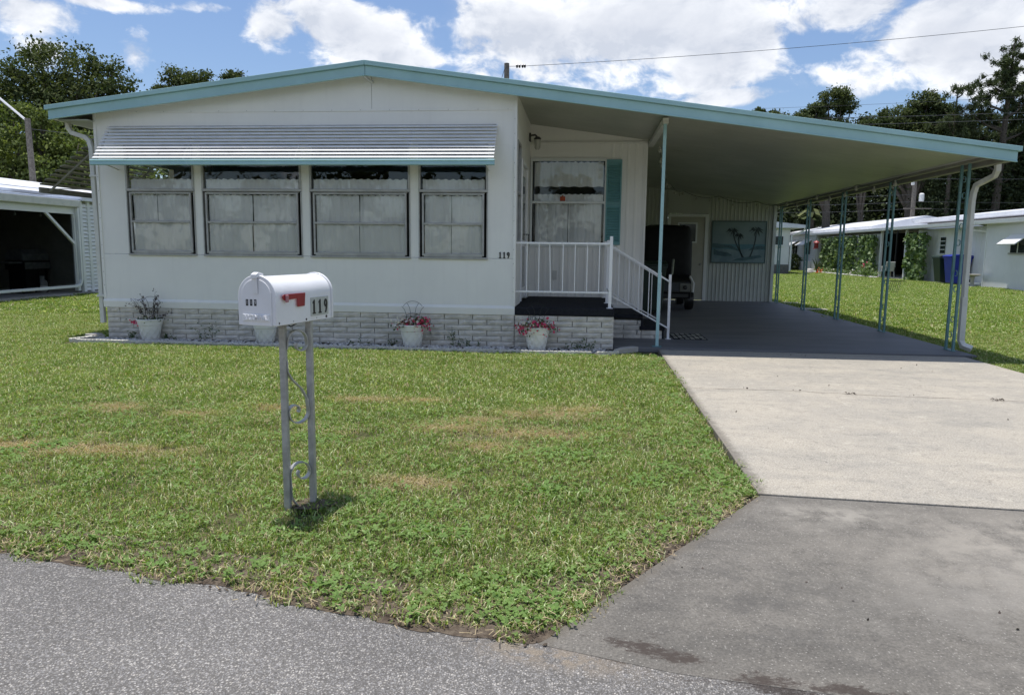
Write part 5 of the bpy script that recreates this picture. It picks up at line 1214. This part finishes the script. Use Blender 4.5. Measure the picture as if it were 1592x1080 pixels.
for a in (-1, 1):
    obj('armrest', B().tube([(cx_+a*.26,cy_-.3,.7),(cx_+a*.27,cy_,.68),(cx_+a*.27,cy_+.25,.66)], .025, 6), 'plastic_white', ch)
    for c_ in (-1, 1): obj('leg', B().tube([(cx_+a*.27,cy_+c_*.28,-.04),(cx_+a*.24,cy_+c_*.22,.43 if c_ < 0 else .66)], .025, 5), 'plastic_white', ch)
ps = thing('plant_stand', 'low black metal plant stand with thin rods on the grass beyond the carport', 'plant stand', (11.2, 27.8, 0))
b = B()
for i in range(7): b.tube([(10.9+.07*i, 27.8, -.03), (11.0+.08*i, 27.8+.02*i, .42)], .008, 4)
obj('rods', b, 'wire_black', ps); obj('top_ring', B().tube([(10.95,27.7,.42),(11.55,27.7,.42),(11.55,28.0,.42),(10.95,28.0,.42),(10.95,27.7,.42)], .012, 4), 'wire_black', ps); obj('bottom_ring', B().tube([(10.85,27.7,.0),(11.4,27.7,.0),(11.4,28.0,.0),(10.85,28.0,.0),(10.85,27.7,.0)], .012, 4), 'wire_black', ps)
hf = thing('bird_feeder', 'small red lantern feeder hanging at the end of the neighbour carport', 'feeder', (16.2, 54, 1.9))
obj('body', B().lathe([(.15,0),(.15,.38)], 16.4, 54.5, 8, 1.75), 'red_paint', hf); obj('roof', B().lathe([(.24,0),(.03,.16)], 16.4, 54.5, 8, 2.13), 'red_paint', hf); obj('hanger', B().tube([(16.4,54.5,2.28),(16.4,54.5,2.7)], .012, 4), 'wire_black', hf); obj('tray', B().lathe([(.22,0),(.2,.04)], 16.4, 54.5, 8, 1.70), 'red_paint', hf)
ag = thing('spiky_plant', 'dark spiky plant with orange flowers at the end of the path', 'plant', (16.0, 52.6, 0)); b = B()
for i in range(26):
    a = i*2.4; l = .5+.35*rnd.random(); b.tube([(16.0, 52.6, 0), (16.0+math.cos(a)*l*.3, 52.6+math.sin(a)*l*.3, l), (16.0+math.cos(a)*l*.5, 52.6+math.sin(a)*l*.5, l*1.25)], [.03, .025, .003], 4)
obj('leaves', b, 'pot_leaf', ag); P = np.array([15.9, 52.0, .18])+g.normal(size=(24, 3))*[.16, .1, .07]; o = leaves('orange_flowers', P, 24, .14, 'petal_white', ag, seed=88); o.data.materials.clear(); o.data.materials.append(MATS['orange_paint'])
tag(obj('boulder', B().lathe([(.2,0),(.3,.12),(.22,.3),(.06,.36)], 15.6, 53.0, 9, -.03), 'pebble', smooth=True), 'grey rounded rock beside the spiky plant', 'rock')
# far house with three little awnings
fh = thing('far_house', 'long low white house in the distance with three small window awnings', 'house', (19, 64, 0))
FX = 17.9
obj('wall', B().box(FX, FX+6, 59.5, 80, -.05, 2.95), 'neighbour_white', fh); b = B()
for i in range(19): b.box(FX-.012, FX-.001, 59.5, 80, .3+i*.14, .31+i*.14)
obj('siding_lines', b, 'beam', fh)
obj('roof', B().prism([(FX-.35,2.93),(FX-.35,3.10),(FX+2.8,3.75),(FX+6.4,3.1),(FX+6.4,2.93)], 'y', 47.5, 80.5), 'roof_white', fh)
for i, y in enumerate((61.0, 64.6, 69.0)):
    w = obj('window', B().box(FX-.03, FX-.005, y, y+1.1, 1.3, 2.2), 'far_glass', fh); obj('frame', B().box(FX-.05, FX-.03, y+.5, y+.56, 1.3, 2.2), 'white_trim', w)
    obj('window_awning', B().prism([(FX,2.45),(FX-.01,2.40),(FX-.7,1.98),(FX-.72,2.03)], 'y', y-.3, y+1.9), 'bright_white', fh)
for y in (60.5, 66.2, 73): obj('planter_wall', B().box(FX-.6, FX-.02, y, y+1.2, -.05, .75), 'bright_white', fh)
sb = thing('round_shrub', 'rounded dark green shrub against the far white house', 'shrub', (17.2, 62.5, 0)); P = g.normal(size=(900, 3)); P /= np.linalg.norm(P, axis=1)[:, None]; P = np.array([17.0, 62.6, .6])+P*[.7, 1.7, .75]*(.75+.25*g.random((900, 1))); P[:, 2] = np.maximum(P[:, 2], .0); leaves('foliage', P, 900, .2, 'oak_leaf', sb, seed=90)
# nearest end of the house seen directly beyond the carport wall
eh = thing('corner_house', 'white house end with a small dark window just beyond the carport back corner', 'house', (12.5, 52, 0))
obj('wall', B().box(9.2, 13.35, 50.0, 60, -.05, 3.0), 'neighbour_white', eh); obj('foundation', B().box(9.2, 13.37, 49.97, 60, -.05, .62), 'mortar', eh)
obj('roof', B().prism([(8.8,3.0),(8.8,3.16),(11.3,3.5),(14.3,3.18),(14.3,3.0)], 'y', 49.6, 60.4), 'roof_white', eh); w = obj('window', B().box(11.9, 12.9, 49.94, 49.99, 1.9, 2.45), 'far_glass', eh); obj('sill', B().box(11.85, 12.95, 49.9, 49.99, 1.82, 1.9), 'white_trim', w)
obj('downspout', B().tube([(14.2,49.7,3.0),(14.1,49.8,2.8),(13.42,49.9,2.5),(13.42,49.9,.2)], .06, 4), 'white_trim', eh)

# ============================================================ TREES
def tree(name, label, x, y, h, crown, leaf, size, n, trunk_r=.22, group=None, z0=0., seed=0, limb=7, cat='tree', shell=.5):
    """crown: list of (dx, dy, z, rx, ry, rz) lobes; leaves gather in clumps near each lobe's surface"""
    g = np.random.default_rng(seed); t_ = thing(name, label, cat, (x, y, z0), group)
    vol = np.array([c[3]*c[5] for c in crown]); vol = vol/vol.sum(); P = []; NR = []; b = B()
    b.tube([(x, y, z0-.2), (x+.1, y, z0+h*.25), (x-.05, y, z0+h*.5), (x+.1, y, z0+h*.8)], [trunk_r*1.25, trunk_r, trunk_r*.7, trunk_r*.2], 8)
    for c, w in zip(crown, vol):
        nc = max(4, int(n*w/70)); d = g.normal(size=(nc, 3)); d /= np.linalg.norm(d, axis=1)[:, None]; rr_ = (shell+(1-shell)*g.random((nc, 1)))
        cen = np.array([x+c[0], y+c[1], z0+c[2]])+d*rr_*np.array(c[3:6]); cs = (.32+.38*g.random(nc))*min(1.6, .35+.25*c[3])
        m = int(n*w/nc)+1
        for k in range(nc):
            q = g.normal(size=(m, 3))*cs[k]*np.array([.62, .62, .38]); P.append(cen[k]+q); NR.append(np.tile(d[k]*.8+np.array([0, 0, .6]), (m, 1)))
        for k in range(min(limb, nc)):
            s0 = Vector((x, y, z0+h*(.25+.35*g.random()))); e = Vector(cen[k]); md_ = s0.lerp(e, .5)+Vector((g.normal()*.2, g.normal()*.2, -.25)); b.tube([s0, md_, e], [trunk_r*.45, trunk_r*.28, trunk_r*.06], 5)
    P = np.concatenate(P); NR = np.concatenate(NR)
    obj('trunk', b, 'bark', t_, smooth='full'); leaves('crown', P, len(P), size, leaf, t_, aspect=.62, seed=seed+1, nrm=NR); return t_
# pixel-free placement: metres from the camera foot
tree('oak_tree', 'tall dark spreading tree behind the left neighbour roof', -24.9, 34, 11.5, [(-2.0,0,7.3,2.6,2.2,2.8),(.6,0,7.2,2.7,2.2,2.8),(-.6,0,9.6,2.3,2.0,1.5),(1.9,0,9.0,1.4,1.5,1.4),(2.9,0,6.2,1.2,1.3,1.3),(-3.8,0,8.3,1.2,1.2,1.3),(-4.6,0,6.4,1.2,1.3,1.5),(1.4,0,5.0,2.2,1.5,1.2),(-2.6,0,4.8,2.2,1.6,1.4),(3.2,0,7.7,.8,.8,.8)], 'oak_leaf', .16, 46000, .35, seed=11)
tree('shrubby_tree', 'yellow green vine covered tree low behind the left neighbour roof', -22.6, 29, 7, [(-1.6,0,5.0,1.8,1.5,1.8),(.6,0,4.6,1.8,1.5,2.0),(2.2,0,4.3,1.4,1.4,1.7),(-3.2,0,4.4,1.6,1.5,2.2),(-.4,0,6.4,1.1,1.2,.8),(3.6,0,3.6,1.3,1.2,1.6),(0,0,2.6,3.4,1.5,1.4)], 'vine_leaf', .15, 30000, .25, seed=12)
tree('oak_tree', 'round tree top showing above the left roof slope', -24.5, 44, 12.5, [(-.6,0,11.0,1.1,1.0,1.2),(.9,0,11.0,1.0,1.0,1.2),(0,0,9.4,2.2,1.6,1.6),(-1.7,0,10.6,.6,.7,.7)], 'oak_leaf', .16, 17000, .25, seed=13)
tree('oak_tree', 'small tree top just above the roof right of the round one', -21.5, 44, 12.3, [(0,0,11.2,.7,.8,.75),(-.2,0,10.2,1.1,1,1.0),(.7,0,10.8,.5,.6,.6)], 'oak_leaf', .16, 9000, .2, seed=14)
tree('oak_tree', 'spreading tree with gaps in its crown above the middle of the right roof slope', 19.2, 62, 14.6, [(.2,0,13.5,1.2,1.2,.8),(-1.2,0,12.4,1.0,1.0,.9),(1.1,0,13.0,.75,.9,.7),(-2.2,0,11.9,.9,1,.8),(0,0,11.2,2.0,1.3,.9)], 'oak_leaf', .17, 20000, .32, seed=15)
tree('oak_tree', 'low tree crown peeping over the roof left of the spreading tree', 14.6, 62, 13, [(0,0,12.0,1.3,1.2,.6),(-1.3,0,12.3,.7,1,.6),(1.3,0,11.6,.9,1,.6),(0,0,11,2,1,.7)], 'oak_leaf', .18, 13000, .3, seed=16)
tree('oak_tree', 'reddish green tree right of the spreading tree above the roof', 21.9, 62, 12.6, [(0,0,11.3,1.0,1.0,.8),(1.0,0,11.2,.7,1,.6),(0,0,10.2,1.6,1,.9)], 'oak_leaf', .18, 10000, .25, seed=17)
tree('oak_tree', 'broad leafy tree between the wires above the right neighbour', 25.6, 62, 14, [(-1.5,0,11.8,1.5,1.3,1.1),(.7,0,12.6,1.4,1.3,1.3),(1.9,0,12.0,1.0,1.2,1.1),(0,0,10.2,3.2,1.6,1.5)], 'oak_leaf', .19, 30000, .4, seed=18)
def pine(label, x, y, h, seed, tufts, lean_=0., r=.3):
    g = np.random.default_rng(seed); t_ = thing('pine_tree', label, 'pine tree', (x, y, 0), 'tall pines at the right edge'); b = B(); P = []; NR = []
    tp = Vector((x+lean_, y, h)); b.tube([(x, y, -.2), (x+lean_*.4, y, h*.5), tp], [r, r*.75, r*.2], 8)
    for (u, z, s) in tufts:
        c = Vector((x+lean_*z/h+u, y+g.normal()*.9, z)); s0 = Vector((x+lean_*z/h, y, z-abs(u)*.35-.4)); b.tube([s0, s0.lerp(c, .55)+Vector((0,0,-.15)), c], [r*.35, r*.22, r*.08], 5)
        for k in range(int(15*s)):
            cc_ = np.array(c)+g.normal(size=3)*[.75*s, .6*s, .38*s]
            b.tube([c, Vector(cc_)], [r*.08, r*.04], 3, cap=False)
            q = g.normal(size=(75, 3)); q /= np.linalg.norm(q, axis=1)[:, None]; P.append(cc_+q*.33*g.random((75, 1))); NR.append(q)
    P = np.concatenate(P); obj('trunk', b, 'bark', t_); leaves('needles', P, len(P), .34, 'pine_leaf', t_, aspect=.16, seed=seed); return t_
g = np.random.default_rng(44)
pine('tallest pine with open tufted crown at the right edge', 31.0, 60, 16.9, 21, [(0.14,16.5,0.8),(-0.65,15.6,0.8),(0.65,15.4,0.8),(0,14.6,0.88),(-1.15,14.1,0.88),(1.08,14,0.88),(-1.87,13.1,0.8),(-0.36,13.1,0.8),(1.66,12.7,0.96),(-2.45,11.8,0.88),(-1.3,11.6,0.96),(0.65,11.5,0.8),(2.09,11.1,0.96),(-2.95,10.4,0.88),(-1.58,10.1,0.96),(1.37,9.8,0.96),(0,9.1,1.04),(2.45,9.4,1.04),(-2.3,8.8,1.04),(1.87,7.8,1.04),(-1.08,7.6,1.04)], .3, .34)
pine('slim ragged pine just left of the tallest one', 27.5, 60, 13.8, 22, [(0,13.5,0.64),(-0.42,12.5,0.64),(0.36,12.3,0.64),(0,11.5,0.72),(-0.72,11.1,0.72),(0.66,10.8,0.72),(-0.24,10.1,0.8),(0.54,9.6,0.8)], .1, .2)
pine('pine cut by the right edge of the picture', 34.6, 62, 15.5, 23, [(0,15.2,0.96),(-1.12,14.2,0.96),(1.12,14.2,0.96),(-1.76,12.8,1.04),(0,12.8,1.04),(1.76,12.4,1.04),(-1.6,10.8,1.12),(0.96,10.8,1.12),(-0.32,9.2,1.12),(-2.08,8.6,1.12)], 0, .3)
# dark woods behind the right neighbours, and a further belt at left: one mass each
def woods(name, x0, x1, y, hfun, n, seed, size=.55, depth=7.):
    g = np.random.default_rng(seed); m = n//45; X = x0+(x1-x0)*g.random(m); Hh = np.array([hfun(v) for v in X]); T = g.random(m)**.8
    cen = np.stack([X, y-depth*.5*(1-T)+depth*g.random(m)*.5, Hh*T*(.92+.12*np.sin(X*1.7)+.06*np.sin(X*4.1))], 1)
    P = (cen[:, None, :]+g.normal(size=(m, 45, 3))*[.75, .7, .5]).reshape(-1, 3); NR = np.tile(np.array([-.1, -.7, .7]), (len(P), 1))
    leaves(name, P, len(P), size, 'forest_leaf', kind='stuff', seed=seed, nrm=NR)
    obj(name+'_shade', B().box(x0, x1, y+depth*.5, y+depth*.5+.5, -.1, 1).xf(Matrix.Identity(4)), 'forest_leaf', kind='stuff') if False else None
woods('woods', 8, 56, 70, lambda x: 12.6+.8*math.sin(x*.7) if x > 26 else 10.5, 150000, 31, .36, 9)
woods('woods', -75, -22, 62, lambda x: 9.5+1.5*math.sin(x*.4), 26000, 32, .6, 8)
woods('woods', -22, 8, 80, lambda x: 7.0, 12000, 33, .7, 6)
woods('woods', 26.5, 52, 61, lambda x: 10.9+.5*math.sin(x*1.1)+.4*math.sin(x*2.7), 62000, 34, .26, 4)
woods('woods', -60, 60, -45, lambda x: 9+1.5*math.sin(x*.3), 9000, 35, 1.0, 6)
b = B()
for i in range(46):
    x = 9+i*1.15+.5*math.sin(i*3.3); b.tube([(x, 73+2*math.sin(i*1.7), -.2), (x+.3*math.sin(i), 73+2*math.sin(i*1.7), 11)], [.2, .09], 5)
obj('woods_trunks', b, 'bark', kind='stuff')
# sunlit shrubs in front of the woods
for i, (x, y, s, lb) in enumerate(((28.8,56,.75,'bright yellow green bush behind the right bungalow roof'),(24.6,57,.6,'pale green bush beyond the utility pole'))):
    tree('bush', lb, x, y, 5*s, [(0,0,3.6*s,1.3*s,1,1.6*s),(.9*s,0,2.8*s,1.2*s,1,1.3*s),(-.9*s,0,2.6*s,1.1*s,1,1.2*s)], 'vine_leaf', .28, 2600, .1, seed=50+i, cat='bush')
pm = thing('palm_tree', 'small fan palm in front of the dark woods behind the far house', 'palm tree', (19.3, 66, 0)); b = B(); b.tube([(19.3,66,-.1),(19.4,66,4.6)], [.22,.16], 7); obj('trunk', b, 'bark', pm); b = B()
for i in range(16):
    a = i*2.4; l = 1.1+.3*rnd.random(); up = .9-1.3*(i/16)
    b.strip([(19.4,66,4.6),(19.4+math.cos(a)*l*.5,66+math.sin(a)*l*.5,4.6+up*.7),(19.4+math.cos(a)*l,66+math.sin(a)*l,4.6+up*.4-.3)], (0,0,.0)+Vector((math.sin(a)*.35,-math.cos(a)*.35,0)) if False else Vector((math.sin(a)*.4,-math.cos(a)*.4,.1)), .02)
obj('fronds', b, 'oak_leaf', pm)

# ============================================================ POLES AND WIRES
up_ = thing('utility_pole', 'wooden pole top with black insulators rising behind the roof ridge', 'utility pole', (-3.25, 30, 0))
obj('pole', B().tube([(-3.30,30,-.1),(-3.30,30,8.72)], [.15,.10], 10), 'pole_wood', up_)
obj('insulator', B().tube([(-3.2,29.95,8.60),(-2.45,29.9,8.59)], .014, 6), 'black_paint', up_)
for x in (-2.88, -2.78, -2.66, -2.57): obj('insulator', B().lathe([(.03,-.04),(.075,-.025),(.075,.025),(.03,.04)], 0, 0, 10).xf(Matrix.Translation((x, 29.9, 8.59)) @ Matrix.Rotation(PI/2, 4, 'Y')), 'black_paint', up_)
obj('guy_wire', B().tube([(-3.38,29.95,8.5),(-3.5,29.9,8.1)], .012, 4), 'wire_grey', up_)
SHIFT = 0
def wire(label, p0, p1, sag, r=.014, n=24):
    p0, p1 = Vector(p0), Vector(p1); return tag(obj('overhead_wire', B().tube([p0.lerp(p1, i/n)+Vector((0,0,-sag*4*(i/n)*(1-i/n))) for i in range(n+1)], r, 4), 'wire_grey'), label, 'wire', 'overhead wires')
wire('single thin wire running up to the right from the pole behind the ridge', (-2.45,29.9,8.59), (24,30,10.6), .25, .010)
pl2 = thing('utility_pole', 'brown utility pole carrying a grey transformer in front of the dark woods', 'utility pole', (23.4, 56, 0))
obj('pole', B().tube([(23.4,56,-.1),(23.4,56,6.8)], [.2,.15], 8), 'pole_wood', pl2); obj('transformer', B().lathe([(.16,0),(.17,.06),(.17,.5),(.09,.58)], 23.85, 55.8, 12, 5.15), 'neighbour_white', pl2); obj('crossarm', B().box(22.7, 24.6, 55.8, 55.9, 4.6, 4.68), 'pole_wood', pl2); obj('cap', B().box(23.15, 23.3, 55.8, 56, 6.3, 6.8), 'neighbour_white', pl2)
wire('upper of the two pale wires crossing before the right trees', (11.0,45,9.07), (30,45,9.55), .06, .016)
wire('lower of the two pale wires crossing before the right trees', (11.0,45,8.66), (30,45,9.2), .06, .016)
wire('faint highest wire crossing the sky gap above the right trees', (11,52,10.95), (34,52,11.95), .12, .010)
wire('wire running from the transformer pole across the dark woods', (23.4,56,6.75), (60,52,7.3), .3, .02)
for k, lw in enumerate(('lowest', 'middle', 'highest')): wire(lw+' of three low wires before the dark woods seen between the carport posts', (8,58,4.6+k*.6), (23.4,56,4.65+k*.5), .25, .015)
for k, lw in enumerate(('lower', 'upper')): wire(lw+' of two low wires right of the transformer pole', (23.4,56,4.65+k*.5), (55,52,4.9+k*.5), .25, .015)
sp_ = thing('street_light', 'short weathered wooden pole with a long white lamp arm at the left edge', 'street light', (-19.45, 24.5, 0))
obj('pole', B().tube([(-19.45,24.5,-.1),(-19.56,24.5,5.75)], [.12,.09], 8), 'pole_wood', sp_); obj('lamp_arm', B().tube([(-19.56,24.5,5.65),(-20.5,24.3,6.5),(-21.3,24.2,7.05)], .04, 6), 'bright_white', sp_); obj('lamp_head', B().box(-21.9, -21.25, 24.05, 24.35, 7.05, 7.22), 'grill_metal', sp_, bev=.03)
wire('dark cable leading from the left street light pole behind the roof eave', (-19.5,24.5,5.4), (-8,22,4.3), .1, .01)
